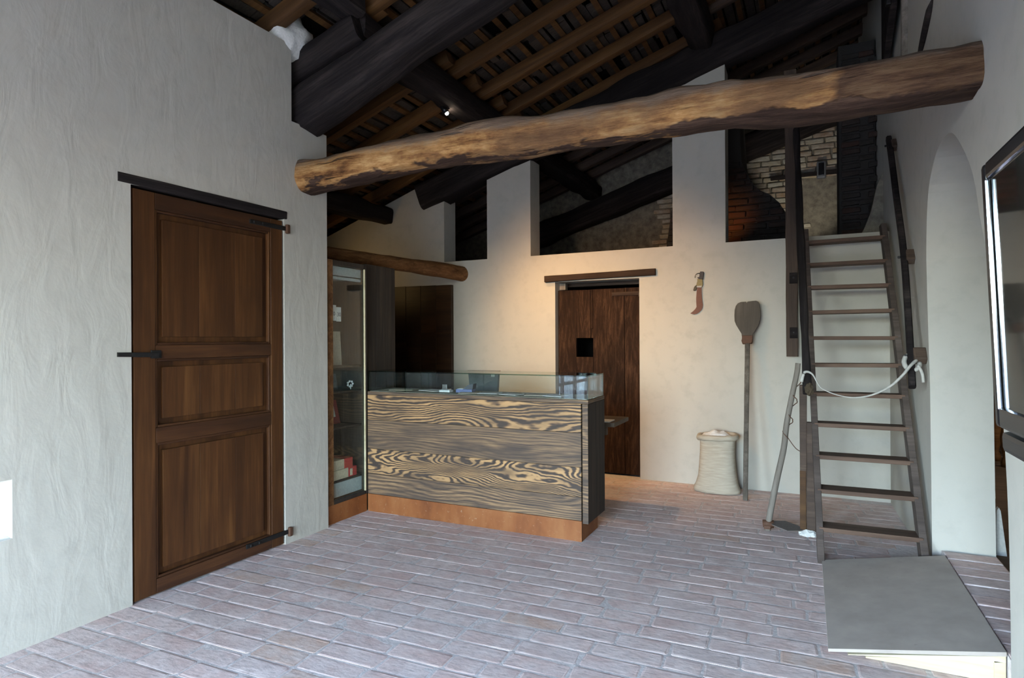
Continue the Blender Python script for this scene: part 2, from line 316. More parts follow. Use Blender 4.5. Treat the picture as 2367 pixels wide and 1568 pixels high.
# ================================================================== FLOOR
flo = mesh_obj('floor', [(-6.3, YF-.3, +.0008), (XR, YF-.3, +.0008), (XR, YB+.9, +.0008), (-6.3, YB+.9, +.0008), (-6.3, YF-.3, -.12), (XR, YF-.3, -.12), (XR, YB+.9, -.12), (-6.3, YB+.9, -.12)],
    [(0, 1, 2, 3), (4, 7, 6, 5), (0, 4, 5, 1), (1, 5, 6, 2), (2, 6, 7, 3), (3, 7, 4, 0)], 'mortar'); struct(flo, 'worn greyish pink brick floor laid in long rows')
def brick_bm(L, W, H, bev, seed, bm=None, M=None, cut=True):
    own = bm is None
    if own: bm = bmesh.new()
    pts = []; rr = random.Random(seed); k = 0
    outline = [(-L/2+bev, -W/2), (L/2-bev, -W/2), (L/2, -W/2+bev), (L/2, W/2-bev), (L/2-bev, W/2), (-L/2+bev, W/2), (-L/2, W/2-bev), (-L/2, -W/2+bev)]
    outline = [(x+rr.uniform(-.004, .004), y+rr.uniform(-.003, .003)) for x, y in outline]
    lo = [Vector((x, y, -H)) for x, y in outline]; mid = [Vector((x, y, -.0010)) for x, y in outline]; hi = [Vector((x*(1-.009/L*2), y*(1-.009/W*2), rr.uniform(-.0008, .0008))) for x, y in outline]
    M = M or Matrix(); ring = [[bm.verts.new(M @ q) for q in r] for r in (lo, mid, hi)]
    for a, b in ((0, 1), (1, 2)):
        for i in range(8): bm.faces.new((ring[a][i], ring[a][(i+1) % 8], ring[b][(i+1) % 8], ring[b][i]))
    bm.faces.new(ring[2])
    if own:
        me = bpy.data.meshes.new('brick'); bm.to_mesh(me); bm.free(); return me
TH = math.radians(2); BL, BW = .305, .126; cT, sT = math.cos(TH), math.sin(TH)
def proj(p):
    d = Vector(p)-Vector((0, 0, 1.45)); z = d.dot(fw)
    return (1183.5+F_PX*d.dot(r2)/z, 784-F_PX*d.dot(u2)/z, z) if z > .05 else (-9e3, -9e3, z)
near, rest = [], []
def in_room(x, y):
    if y > YB-.05 or y < YF+.1 or x > XR-.06 or x < -6.2: return False
    if x < XL-.10 and y < 3.6: return False
    return True
rowr = random.Random(3)
for r in range(-40, 90):
    off = rowr.uniform(0, BL); v = r*BW
    u = -9+off
    while u < 6:
        ln = BL*rowr.choice((1, 1, 1.04, .97, .9, 1.08, .84, .55)); cx, cy = u+ln/2, v
        x = cx*cT-cy*sT; y = cx*sT+cy*cT; u += ln
        if not in_room(x, y): continue
        if -3.4 < x < -1.5 and 4.2 < y < 4.5: continue
        px, py, z = proj((x, y, 0))
        e = (x, y, ln-.011, rowr.uniform(-.0006, .0008), rowr.uniform(-.009, .009), rowr.random())
        if -120 < px < 2450 and py < 1640 and z > 0: near.append((z, e))
        else: rest.append(e)
near.sort(key=lambda q: q[0]); far_ = [e for _, e in near[300:]]; near = [e for _, e in near[:300]]
VAR = {}
for i, (x, y, ln, dz, da, rr) in enumerate(near):
    key = (round(ln, 3), i % 6, rr < .05)
    if key not in VAR:
        me = brick_bm(ln, BW-.010, .03, .010, i); me.materials.append(MAT['floor_brick_red' if rr < .05 else 'floor_brick']); VAR[key] = me
    o = bpy.data.objects.new('brick', VAR[key]); link(o, flo); o.location = (x, y, .002+dz); o.rotation_euler = (rowr.uniform(-.005, .005), rowr.uniform(-.004, .004), TH+da)
bm = bmesh.new()
for i, (x, y, ln, dz, da, rr) in enumerate(far_+rest):
    brick_bm(ln, BW-.010, .03, .010, i, bm, Matrix.Translation((x, y, .002+dz)) @ Euler((0, 0, TH+da)).to_matrix().to_4x4())
me = bpy.data.meshes.new('floor_bricks'); bm.to_mesh(me); bm.free(); me.materials.append(MAT['floor_brick']); o = bpy.data.objects.new('far_bricks', me); link(o, flo, kind='stuff')

# ================================================================== WALLS
def cells_wall(name, us, vs_, solid, t0, t1, axes, mat):
    """slab of rectangular cells; solid(i,j) says which are filled"""
    V = {}; VL = []; Fc = []
    def P(u, v, t): return {'xz': (u, t, v), 'yz': (t, u, v)}[axes]
    def vi(u, v, t):
        k = (round(u, 4), round(v, 4), round(t, 4))
        if k not in V: V[k] = len(VL); VL.append(P(u, v, t))
        return V[k]
    nu, nv = len(us)-1, len(vs_)-1; S = lambda i, j: 0 <= i < nu and 0 <= j < nv and solid(i, j)
    for i in range(nu):
        for j in range(nv):
            if not S(i, j): continue
            a, b, c, d = us[i], us[i+1], vs_[j], vs_[j+1]
            for t in (t0, t1): Fc.append((vi(a, c, t), vi(b, c, t), vi(b, d, t), vi(a, d, t)))
            for (di, dj, p, q) in ((-1, 0, (a, c), (a, d)), (1, 0, (b, c), (b, d)), (0, -1, (a, c), (b, c)), (0, 1, (a, d), (b, d))):
                if not S(i+di, j+dj): Fc.append((vi(*p, t0), vi(*q, t0), vi(*q, t1), vi(*p, t1)))
    return mesh_obj(name, VL, Fc, mat)
# left wall: door opening, low window niche, upper corner cut back for the roof timbers
us = [YF, -2.7, -.25, 1.10, 1.545, 2.105, 3.195, 3.27, 3.625]; vz = [-.1, .535, .81, 2.312, 3.03, 3.58]
wl = struct(cells_wall('wall_left', us, vz, lambda i, j: not (i == 1 and j <= 2) and not (i == 3 and j == 1) and not (i == 5 and j <= 2) and not (i == 7 and j == 4), XL-.45, XL, 'yz', 'plaster'), 'rough white plastered wall around the panelled door')
def seg_wall(name, prisms, y0, y1, axes, mat):
    V, Fc = [], []
    for pl in prisms:
        n0 = len(V); k = len(pl)
        def P(u, v, t): return {'xz': (u, t, v), 'yz': (t, u, v)}[axes]
        V += [P(u, v, y0) for u, v in pl]+[P(u, v, y1) for u, v in pl]
        Fc += [[n0+i for i in range(k)], [n0+i for i in range(2*k-1, k-1, -1)]]+[[n0+i, n0+(i+1) % k, n0+k+(i+1) % k, n0+k+i] for i in range(k)]
    return mesh_obj(name, V, Fc, mat)
SILL = 2.38
def pz(x): return 3.30+.311*(x+3.31)   # underside of the truss timber on the back wall
wb = struct(seg_wall('wall_back', [
    [(-6.3, -.1), (-2.48, -.1), (-2.48, 2.075), (-6.3, 2.075)], [(-1.548, -.1), (XR+.3, -.1), (XR+.3, 2.075), (-1.548, 2.075)], [(-6.3, 2.075), (XR+.3, 2.075), (XR+.3, SILL), (-6.3, SILL)],
    [(-6.3, SILL), (-3.905, SILL), (-3.905, RZ(-3.905)-.02), (-6.3, RZ(-6.3)-.02)],
    [(-3.322, SILL), (-2.772, SILL), (-2.772, pz(-2.772)), (-3.322, pz(-3.322))], [(-1.205, SILL), (-.70, SILL), (-.70, pz(-.70)), (-1.205, pz(-1.205))]], YB, YB+.26, 'xz', 'plaster_smooth'), 'white plastered back wall with tall openings to the loft')
# right wall with the arched passage
ARC = [(4.547, -.1), (4.55, .10), (4.59, 1.12), (4.66, 1.6), (4.70, 1.95), (4.68, 2.18), (4.62, 2.36), (4.50, 2.47), (4.338, 2.545), (4.13, 2.565), (3.923, 2.532), (3.70, 2.40), (3.48, 2.208), (3.354, 1.988), (3.22, 1.75), (3.09, 1.4), (2.99, 1.0), (2.94, .6), (2.92, -.1)]
SY0, SY1, SZ = -3.5, -2.05, 2.3     # invented side opening, out of view, added to light the left wall
ARC = ARC[:4]+[(round(p.x, 4), round(p.y, 4)) for p in spline([(*q, 0) for q in ARC[4:]], 3)]
pr_ = [[(YF, -.1), (SY0, -.1), (SY0, 5.6), (YF, 5.6)], [(SY0, SZ), (SY1, SZ), (SY1, 5.6), (SY0, 5.6)], [(SY0, -.1), (SY1, -.1), (SY1, .02), (SY0, .02)], [(SY1, -.1), (2.92, -.1), (2.92, 5.6), (SY1, 5.6)], [(4.70, -.1), (YL+.3, -.1), (YL+.3, 5.6), (4.70, 5.6)]]
ia = 4
for p, q in zip(ARC[:ia+1], ARC[1:ia+1]): pr_.append([p, (4.70, p[1]), (4.70, q[1]), q] if q != ARC[4] else [p, (4.70, p[1]), q])
for p, q in zip(ARC[ia:], ARC[ia+1:]): pr_.append([q, p, (p[0], 5.6), (q[0], 5.6)])
wr = struct(seg_wall('wall_right', pr_, XR, XR+.32, 'yz', 'plaster_smooth'), 'white plastered wall with an arched passage')
for v in wr.data.vertices:
    if v.co.y > 4.7: v.co.x -= .026*(v.co.y-4.7)
# wall behind the camera with the wide entrance
struct(cells_wall('wall_front', [XL-.45, -2.6, .1, XR+.3], [-.1, .02, 2.82, 5.6], lambda i, j: not (i == 1 and j == 1), YF-.3, YF, 'xz', 'plaster'), 'white plastered wall with the wide entrance')
gd = thing('door_5', 'glazed double door in the left wall behind the viewer', 'door', (XL-.2, -1.475, 0), kind='structure'); del gd['category']
for sy in (-1.215, -.62, -.03, .56, 1.165): box('mullion', (-.025, sy, 0), (.025, sy+.05, 2.312), 'grey_wood', gd)
for sz in (0, .70, 1.45, 2.262): box('transom', (-.023, -1.215, sz), (.023, 1.215, sz+.05), 'grey_wood', gd)
struct(box('ground_left', (-150, YF-.3, -.3), (XL-.45, 2.9, -.1), 'ground', bev=0), 'paved yard on the far side of the left wall')
struct(box('wall_recess_near', (-6.6, 2.9, -.3), (XL-.45, 3.05, 3.75), 'plaster', bev=0), 'plastered wall closing the recess')
en = thing('door_4', 'glazed entrance doors behind the viewer', 'door', (-1.25, YF-.2, .02), kind='structure'); del en['category']
for sx in (-1.35, -.68, -.03, .63, 1.30): box('mullion', (sx-.0, -.03, 0), (sx+.05, .03, 2.8), 'grey_wood', en)
for sz in (0, .9, 1.8, 2.75): box('transom', (-1.35, -.028, sz), (1.35, .028, sz+.05), 'grey_wood', en)
struct(box('ground_side', (XR+.32, YF-.3, -.3), (150, .98, -.1), 'ground', bev=0), 'paved yard beside the building')
struct(box('ground_outside', (-150, -300, -.3), (150, YF-.3, -.1), 'ground', bev=0), 'paved yard outside the entrance')
struct(seg_wall('wall_recess', [[(2.9, -.1), (YB+3, -.1), (YB+3, 3.2), (2.9, 3.2)]], -6.6, -6.3, 'yz', 'plaster_smooth'), 'plastered wall at the far end of the recess')
# loft and next room shells
struct(box('floor_loft', (-6.3, YB+.26, 2.18), (XR, YL, 2.32), 'concrete_dark', bev=0), 'dark floor of the loft')
struct(box('floor_next_room', (XR+.32, 1.2, .02), (4.2, 9.0, .10), 'shelf_wood', bev=0), 'dark floor of the room beyond the arch')
struct(seg_wall('wall_next_room', [[(1.0, 0), (9.2, 0), (9.2, 3), (1.0, 3)]], 4.0, 4.2, 'yz', 'old_mid'), 'wall of the room beyond the arch')
struct(box('wall_next_room_near', (XR+.32, 1.0, 0), (4.2, 1.2, 2.8), 'plaster', bev=0), 'near wall of the room beyond the arch')
struct(box('ceiling_next_room', (XR+.32, 1.0, 2.75), (4.2, 9.2, 2.85), 'old_dark', bev=0), 'dark ceiling of the room beyond the arch')
struct(box('wall_next_room_far', (XR+.32, 9.0, .1), (4.0, 9.2, 2.8), 'old_mid', bev=0), 'far wall of the room beyond the arch')

# ================================================================== ROOF
zt = lambda x: RZ(x)+.30
def slab(x0, x1, y0, y1): return [(x0, y0, zt(x0)), (x1, y0, zt(x1)), (x1, y1, zt(x1)), (x0, y1, zt(x0)), (x0, y0, zt(x0)+.1), (x1, y0, zt(x1)+.1), (x1, y1, zt(x1)+.1), (x0, y1, zt(x0)+.1)]
QF = [(0, 1, 2, 3), (4, 7, 6, 5), (0, 4, 5, 1), (1, 5, 6, 2), (2, 6, 7, 3), (3, 7, 4, 0)]
XE = XL-.75      # eaves on the yard side
ceil = struct(mesh_obj('ceiling', slab(XE, 1.2, YF-.3, 2.95)+slab(-6.6, 1.2, 2.95, YL+.3), QF+[tuple(i+8 for i in f) for f in QF], 'roof_dark'), 'dark pitched roof of rafters, battens and tiles')
rr = random.Random(5)
def rafter(x0, x1, y, w_=.10, h_=.12, mat='rafter', dz=0):
    dy = rr.uniform(-.02, .02)
    timber('rafter', (x0, y, RZ(x0)+h_/2+dz), (x1, y+dy, RZ(x1)+h_/2+dz), w_, h_, mat, ceil, rnd=.3, amp=.003, seed=y*3+x0, segs=6, nring=12)
for y in (3.10, 3.56, 4.22, 4.76, 5.30, 5.83, 6.42): rafter(-3.02+rr.uniform(-.12, .02), -.75, y)
for y in (3.16, 3.62, 4.10, 4.56, 5.08, 5.60, 6.05): rafter(-6.3, -2.78, y, dz=.0)
for y in (3.2, 3.75, 4.3, 4.9, 5.5, 6.0): rafter(-.95, .95, y, mat='old_mid')
for y in (6.75, 7.25, 7.75, 8.2, 8.65): rafter(-6.2, .9, y, mat='old_mid')
for y in (-3.6, -2.9, -2.2, -1.5, -.8, -.1, .6, 1.3, 2.0, 2.6): rafter(XE, .9, y)
rb = random.Random(9); bmesh_cache = None
x = -6.1
bat = box_data((0, YF, 0), (.05, YL, .028)); bme = bpy.data.meshes.new('batten'); bat.to_mesh(bme); bat.free(); bme.materials.append(MAT['rafter'])
bat = box_data((0, 2.95, 0), (.05, YL, .028)); bms = bpy.data.meshes.new('batten'); bat.to_mesh(bms); bat.free(); bms.materials.append(MAT['rafter'])
while x < .95:
    o = bpy.data.objects.new('batten', bme if x > XE else bms); link(o, ceil); o.location = (x, ((YF if x > XE else 2.95)+YL)/2, RZ(x)+.142); o.rotation_euler = (0, -SL, rb.uniform(-.002, .002)); x += .18+rb.uniform(-.015, .015)
# flat tiles on the battens, seen from below
tm = []
for k in range(5):
    bm = box_data((0, 0, 0), (.075+.004*k, .262+.006*k, .022), .003); me = bpy.data.meshes.new('roof_tile'); bm.to_mesh(me); bm.free(); me.materials.append(MAT['roof_tile']); tm.append(me)
bm_rest = bmesh.new(); cnt = 0
x = -6.2
while x < .9:
    y = 2.4 if x > XE else 3.1
    while y < YL:
        zz = RZ(x)+.178+rb.uniform(-.016, .02); rot = (rb.uniform(-.03, .03), -SL+rb.uniform(-.16, .16), rb.uniform(-.02, .02))
        if -3.15 < x < -.95 and 3.7 < y < 6.2 and cnt < 300:
            if rb.random() > .06:
                o = bpy.data.objects.new('roof_tile', tm[rb.randrange(5)]); link(o, ceil); o.location = (x, y, zz); o.rotation_euler = rot; cnt += 1
        elif rb.random() > .06:
            b2 = box_data((0, 0, 0), (.08, .27, .022)); M = Matrix.Translation((x, y, zz)) @ Euler(rot).to_matrix().to_4x4()
            vv = [bm_rest.verts.new(M @ v.co) for v in b2.verts]
            for f in b2.faces: bm_rest.faces.new([vv[v.index] for v in f.verts])
            b2.free()
        y += .285+rb.uniform(-.006, .006)
    x += .092
me = bpy.data.meshes.new('far_tiles'); bm_rest.to_mesh(me); bm_rest.free(); me.materials.append(MAT['roof_tile']); o = bpy.data.objects.new('far_tiles', me); link(o, ceil, kind='stuff')

# heavy timbers
def purlin(x, y0, y1, w_, h_, label, seed, mat='old_dark', dz=0):
    return tag(timber('purlin', (x, y0, RZ(x)-h_/2+.02+dz), (x, y1, RZ(x)-h_/2+.02+dz), w_, h_, mat, rnd=.5, amp=.02, seed=seed, group='purlins carrying the rafters'), label, 'beam')
purlin(-2.93, 3.45, YL, .27, .24, 'dark round purlin crossing the rafters beside the small spotlight', 2)
purlin(-2.90, YF, 3.42, .22, .16, 'dark purlin length above the short timber stub', 14, dz=.05)
purlin(-.92, YF, YL, .26, .24, 'dark purlin high in the roof nearest the ridge', 5)
purlin(-4.75, 3.2, YB+.02, .2, .2, 'blackened log purlin ending in the wall above the recess', 8, dz=-.10)
def princ(t): return (0, 0, .25, .33-.09*min(1, t*3)+.015*math.sin(t*11))
tag(timber('truss_rafter', (-3.62, 3.45, 3.07), (.95, 3.45, 4.625), .25, .32, 'old_dark', rnd=.35, amp=.013, seed=1, prof=princ), 'heavy blackened sloping truss timber above the left wall corner', 'beam', 'sloping truss timbers')
zb = lambda x: pz(x)+.17
tag(timber('truss_rafter', (-4.24, YB+.07, zb(-4.24)), (.95, YB+.07, zb(.95)), .28, .33, 'old_dark', rnd=.4, amp=.014, seed=4), 'blackened sloping truss timber resting on the white columns', 'beam', 'sloping truss timbers')
tag(timber('truss_rafter', (-4.4, YL-.16, zb(-4.4)-.25), (.65, YL-.16, zb(.65)-.25), .26, .34, 'old_dark', rnd=.4, amp=.014, seed=6), 'blackened sloping truss timber against the loft brick wall', 'beam', 'sloping truss timbers')
tag(timber('timber_stub', (-3.52, 3.47, 3.435), (-2.83, 3.47, 3.65), .25, .21, 'old_dark', rnd=.3, amp=.014, seed=12), 'short blackened timber stub lying above the sloping truss timber', 'beam')
# tie beam across the room, outline as hewn
TOP = [(-3.6, 2.79), (-3.395, 2.799), (-3.143, 2.778), (-2.674, 2.787), (-2.264, 2.812), (-1.793, 2.818), (-1.583, 2.80), (-1.19, 2.778), (-.783, 2.782), (-.549, 2.797), (-.349, 2.79), (-.201, 2.776), (.077, 2.767), (.362, 2.742), (.542, 2.753), (.9, 2.76)]
BOT = [(-3.6, 2.53), (-3.233, 2.545), (-2.603, 2.572), (-2.078, 2.594), (-1.461, 2.58), (-1.049, 2.58), (-.675, 2.57), (-.334, 2.565), (-.021, 2.545), (.366, 2.537), (.9, 2.55)]
def interp(T, x):
    for (a, b), (c, d) in zip(T, T[1:]):
        if x <= c: return b+(d-b)*(x-a)/(c-a)
    return T[-1][1]
def tie(t):
    x = -3.55+4.4*t; a, b = interp(TOP, x), interp(BOT, x); return (.02*math.sin(5*t), (a+b)/2-2.67, .25+.02*math.sin(7*t+1), a-b)
tag(timber('tie_beam', (-3.55, 3.42, 2.67), (.85, 3.42, 2.67), .26, .23, 'hewn', rnd=.62, amp=.015, seed=3, prof=tie, segs=70, nring=28), 'rough-hewn tan tie beam spanning the whole room', 'beam')
# log over the counter end
def lg(t): return (0, .015*math.sin(3*t), .115+.06*t, .105+.075*t)
tag(timber('log_lintel', (-3.66, 3.72, 2.175), (-3.66, YB+.1, 2.222), .15, .15, 'log', rnd=1, amp=.006, seed=9, prof=lg, nring=20), 'peeled brown log running above the glass cabinet into the back wall', 'beam')
# plaster mound between wall top and stub
bm = bmesh.new(); bmesh.ops.create_icosphere(bm, subdivisions=4, radius=1)
for v in bm.verts:
    q = v.co.copy(); d = 1+.22*noise.noise(q*1.7)+.07*noise.noise(q*5); v.co = Vector((q.x*.20*d, q.y*.21*d, q.z*.17*d))
me = bpy.data.meshes.new('plaster_mound'); bm.to_mesh(me); bm.free(); me.materials.append(MAT['plaster_bit'])
for p in me.polygons: p.use_smooth = True
o = bpy.data.objects.new('plaster_mound', me); link(o); o.location = (-3.46, 3.33, 3.66); tag(o, 'white plaster fill bulging around the roof timber ends', 'plaster')

# ================================================================== LEFT DOOR
d1 = thing('door_1', 'brown three-panelled wooden door with iron strap hinges', 'door', (XL-.03, 2.117, 0), kind='structure'); del d1['category']
def dbox(name, y0, y1, z0, z1, x0, x1, mat, parent, bev=.004): return box(name, (x0+.03, y0-2.117, z0), (x1+.03, y1-2.117, z1), mat, parent, bev)
dx0, dx1 = -.075, -.005
dbox('stile', 2.120, 2.246, .012, 2.296, dx0, dx1, 'door_wood_z', d1); dbox('stile', 3.080, 3.182, .012, 2.296, dx0, dx1, 'door_wood_z', d1)
for z0, z1 in ((.012, .095), (.868, .955), (1.348, 1.427), (2.202, 2.296)): dbox('rail', 2.247, 3.079, z0, z1, dx0, dx1-.001, 'door_wood_y', d1)
for z0, z1 in ((.095, .868), (.955, 1.348), (1.427, 2.202)):
    p = dbox('panel', 2.247, 3.079, z0, z1, dx0+.02, dx0+.035, 'door_wood_z', d1, .001)
    # raised field made of three boards, bevelled margin and a moulding round the frame
    cy, cz = (2.247+3.079)/2, (z0+z1)/2
    ys = [2.300, 2.300+.24, 2.300+.50, 3.026]
    for a, b in zip(ys, ys[1:]): box('field_board', (.0075, a-cy, z0+.048-cz), (.024, b-cy-.0015, z1-.048-cz), 'door_wood_z', p, .0025)
    for a, b, c_, d_ in ((2.247, 2.262, z0, z1), (3.064, 3.079, z0, z1), (2.262, 3.064, z0, z0+.015), (2.262, 3.064, z1-.015, z1)):
        box('moulding', (.0075, a-cy, c_-cz), (.036, b-cy, d_-cz), 'door_wood_z' if d_-c_ > .1 else 'door_wood_y', p, .005)
for z, y0, y1, tilt in ((2.245, 2.90, 3.215, -.0), (.088, 2.86, 3.225, .0)):
    h = timber('hinge', (XL+.0, y0, z), (XL+.0, y1, z), .012, .030, 'iron', rnd=.3, amp=.001, segs=8); h.parent = d1; h.matrix_parent_inverse = d1.matrix_basis.inverted()
    for q in (y0+.03, y0+.10): box('nail', (-.004, q-(y0+y1)/2, -.008), (.008, q-(y0+y1)/2+.016, .008), 'iron', h, .003).location = (q-(y0+y1)/2, -.006, 0)
    pin = box('hinge_pin', (XL-.01, y1-.01, z-.035), (XL+.022, y1+.02, z+.03), 'rusty_iron', None, .008); pin.parent = d1; pin.matrix_parent_inverse = d1.matrix_basis.inverted()
lt = timber('latch', (XL+.008, 2.025, 1.378), (XL+.008, 2.255, 1.372), .012, .026, 'iron', rnd=.3, amp=.001, segs=8); lt.parent = d1; lt.matrix_parent_inverse = d1.matrix_basis.inverted()
pl = box('latch_plate', (XL-.004, 2.215, 1.352), (XL+.006, 2.275, 1.398), 'iron', None, .003); pl.parent = d1; pl.matrix_parent_inverse = d1.matrix_basis.inverted()
li = timber('trim_1', (XL-.06, 2.035, 2.339), (XL-.06, 3.215, 2.339), .135, .056, 'old_dark', rnd=.15, amp=.003, seed=2, segs=14); struct(li, 'dark wooden lintel over the panelled door')
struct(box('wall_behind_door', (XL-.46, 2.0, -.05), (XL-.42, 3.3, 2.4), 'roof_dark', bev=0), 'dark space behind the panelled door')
# small window niche low in the left wall
wn = thing('window_1', 'low window niche in the rough plastered wall', 'window', (XL, 1.32, .535), kind='structure'); del wn['category']
box('window_frame', (-.40, .12, 0), (-.34, .20, .27), 'old_mid', wn); box('window_sill', (-.44, -.215, -.02), (-.02, .222, .004), 'plaster_bit', wn)

# ================================================================== BACK DOORS
d2 = thing('door_2', 'rough dark plank door with a square peep hole', 'door', (-2.014, YB+.07, 0), kind='structure'); del d2['category']
def plank(name, x0, x1, z0, z1, y0=0, y1=.04, mat='rough_door', bev=.004): return box(name, (x0+2.014, y0, z0), (x1+2.014, y1, z1), mat, d2, bev)
z1s = 1.985
plank('plank', -2.474, -2.263, .02, z1s); plank('plank', -2.263, -2.074, .02, 1.253, .001, .039); plank('plank', -2.263, -2.100, 1.459, z1s-.002, .001, .039)
plank('plank', -2.070, -1.728, .02, z1s); plank('plank', -1.724, -1.552, .02, z1s+.002, .002, .04); plank('plank', -2.097, -2.074, 1.459, 1.56, .012, .03); plank('plank', -2.097, -2.074, 1.562, z1s, .001, .039)
plank('top_batten', -1.86, -1.56, 1.905, 1.945, -.012, .0, 'dark_mid', .008); plank('rail', -2.46, -1.56, .10, .2, .04, .065); plank('rail', -2.46, -1.56, 1.78, 1.88, .04, .065)
plank('hinge', -1.565, -1.535, 1.885, 1.93, -.05, .0, 'old_mid', .008); plank('hinge', -1.56, -1.528, .33, .42, -.05, .0, 'iron', .012)
plank('jamb_block', -2.476, -2.405, 1.995, 2.068, .05, .12, 'grey_wood')
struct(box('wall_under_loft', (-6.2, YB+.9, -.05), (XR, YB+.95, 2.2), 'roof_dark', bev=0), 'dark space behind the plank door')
struct(timber('trim_2', (-2.588, YB+.02, 2.110), (-1.376, YB+.02, 2.128), .13, .066, 'dark_mid', rnd=.2, amp=.004, seed=21), 'dark timber lintel above the rough plank door')
struct(box('beam_under_loft', (-2.48, YB+.30, 2.04), (-1.5, YB+.42, 2.16), 'old_mid', bev=.01), 'timber seen in the gap over the plank door')
d3 = thing('door_3', 'dark brown wooden door behind the glass counter', 'door', (-4.2, YB-.03, 0), kind='structure'); del d3['category']
for i in range(4): box('plank', (-.44+.2175*i, -.03, .01), (-.44+.2175*(i+1)-.003, .015, 2.105-.002*i), 'dark_panel', d3, .003)

# ================================================================== SALES COUNTER
sc_ = thing('sales_counter', 'reclaimed plank sales counter with glass display top and rust plinth', 'counter', (-2.4, 4.13, 0))
def cb(name, a, b, mat, parent=None, bev=.003):
    p = parent or sc_; off = Vector((-2.4, 4.13, 0))
    if p is not sc_: off = off+p.location
    return box(name, tuple(Vector(a)-off), tuple(Vector(b)-off), mat, p, bev)
cx0, cx1, cy0, cy1 = -3.355, -1.445, 4.13, 4.52
zs = [(.150, .318, 'calm_b'), (.320, .530, 'flame_b'), (.532, .776, 'calm_a'), (.778, .985, 'flame_a')]
for z0, z1, m in zs: cb('front_plank', (cx0, cy0, z0), (cx1-.004, cy0+.028, z1), m, bev=.002)
cb('carcass', (cx0, cy0+.03, .12), (cx1-.01, cy1, .985), 'char_z', bev=0)
cb('top_board', (cx0, cy0, .987), (cx1+.05, cy1, 1.014), 'calm_a'); cb('side_panel', (cx1+.006, cy0-.002, .135), (cx1+.05, cy1, .985), 'char_z')
cb('end_edge', (cx1+.008, cy0-.006, .135), (cx1+.05, cy0-.0025, .985), 'calm_b', bev=.001); cb('plinth', (cx0, cy0-.002, 0), (cx1-.002, cy1-.02, .148), 'rust', bev=.002)
gz0, gz1, gx0, gx1, gy0, gy1 = 1.015, 1.188, cx0+.006, cx1+.048, cy0+.004, cy1-.02
gcase = cb('glass_case', (gx0+.01, gy0+.01, gz0), (gx1-.01, gy1-.01, gz0+.004), 'case_lining')
def pane(name, a, b, parent, off, thin):
    o = box(name, tuple(Vector(a)-off), tuple(Vector(b)-off), ['glass', 'glass_edge'], parent, 0)
    for p in o.data.polygons:
        p.material_index = 0 if abs(p.normal[thin]) > .9 else 1
    return o
go = Vector((-2.4, 4.13, 0))+gcase.location
pane('glass_top', (gx0, gy0, gz1-.008), (gx1, gy1, gz1), gcase, go, 2)
pane('glass_front', (gx0, gy0, gz0+.004), (gx1, gy0+.007, gz1-.009), gcase, go, 1); pane('glass_rear', (gx0, gy1-.007, gz0+.004), (gx1, gy1, gz1-.009), gcase, go, 1)
pane('glass_end', (gx1-.007, gy0+.008, gz0+.004), (gx1, gy1-.008, gz1-.009), gcase, go, 0); pane('glass_end', (gx0, gy0+.008, gz0+.004), (gx0+.007, gy1-.008, gz1-.009), gcase, go, 0)
pane('glass_divider', (-2.98, gy0+.008, gz0+.004), (-2.974, gy1-.008, gz1-.009), gcase, go, 0)
zc = gz0+.005
def leaflet(x, y, w_, d_, a, mat, label):
    o = box('leaflet', (-w_/2, -d_/2, 0), (w_/2, d_/2, .004), mat, None, .0005); o.location = (x, y, zc+.004); o.rotation_euler = (0, 0, a)
    return tag(o, label, 'leaflet', 'leaflets in the counter display')
leaflet(-3.10, 4.30, .22, .14, .2, 'paper_beige', 'beige leaflet at the cabinet end of the glass display'); leaflet(-2.83, 4.33, .20, .14, -.3, 'paper', 'white leaflet beside the small mirror card in the glass display')
leaflet(-2.26, 4.28, .17, .12, .1, 'paper', 'white leaflet below the till screen in the glass display'); leaflet(-2.06, 4.26, .16, .12, -.2, 'paper', 'white leaflet second along from the till screen in the display')
leaflet(-1.86, 4.27, .16, .13, .25, 'paper_beige', 'cream leaflet towards the window reflection in the display'); leaflet(-1.70, 4.27, .17, .12, -.15, 'paper', 'white leaflet nearest the reflected window in the display'); leaflet(-2.43, 4.25, .16, .12, .3, 'paper_beige', 'cream leaflet beside the blue box in the display')
sb = thing('jewellery_tray', 'small white glossy jewellery tray in the glass display', 'tray', (-2.66, 4.27, zc))
box('tray', (-.05, -.03, 0), (.05, .03, .018), 'white_gloss', sb)
for i in range(3): box('ring_slot', (-.038+.026*i, -.022, .017), (-.016+.026*i, .022, .026), 'chrome', sb)
bb = thing('gift_box', 'small open blue and black gift box in the glass display', 'box', (-2.50, 4.31, zc), (0, 0, .15))
box('body', (-.07, -.04, 0), (.07, .04, .028), 'blue_box', bb); prism('lid', [(-.005, .028), (.075, .028), (.08, .072), (.03, .06)], -.04, .04, 'photo_dark', bb); box('lining', (-.062, -.032, .027), (-.012, .032, .031), 'white_gloss', bb)
mc = box('mirror_card', (-2.78, 4.40, zc), (-2.735, 4.405, zc+.05), 'chrome', None, .001); tag(mc, 'small square silver card standing in the glass display', 'card')
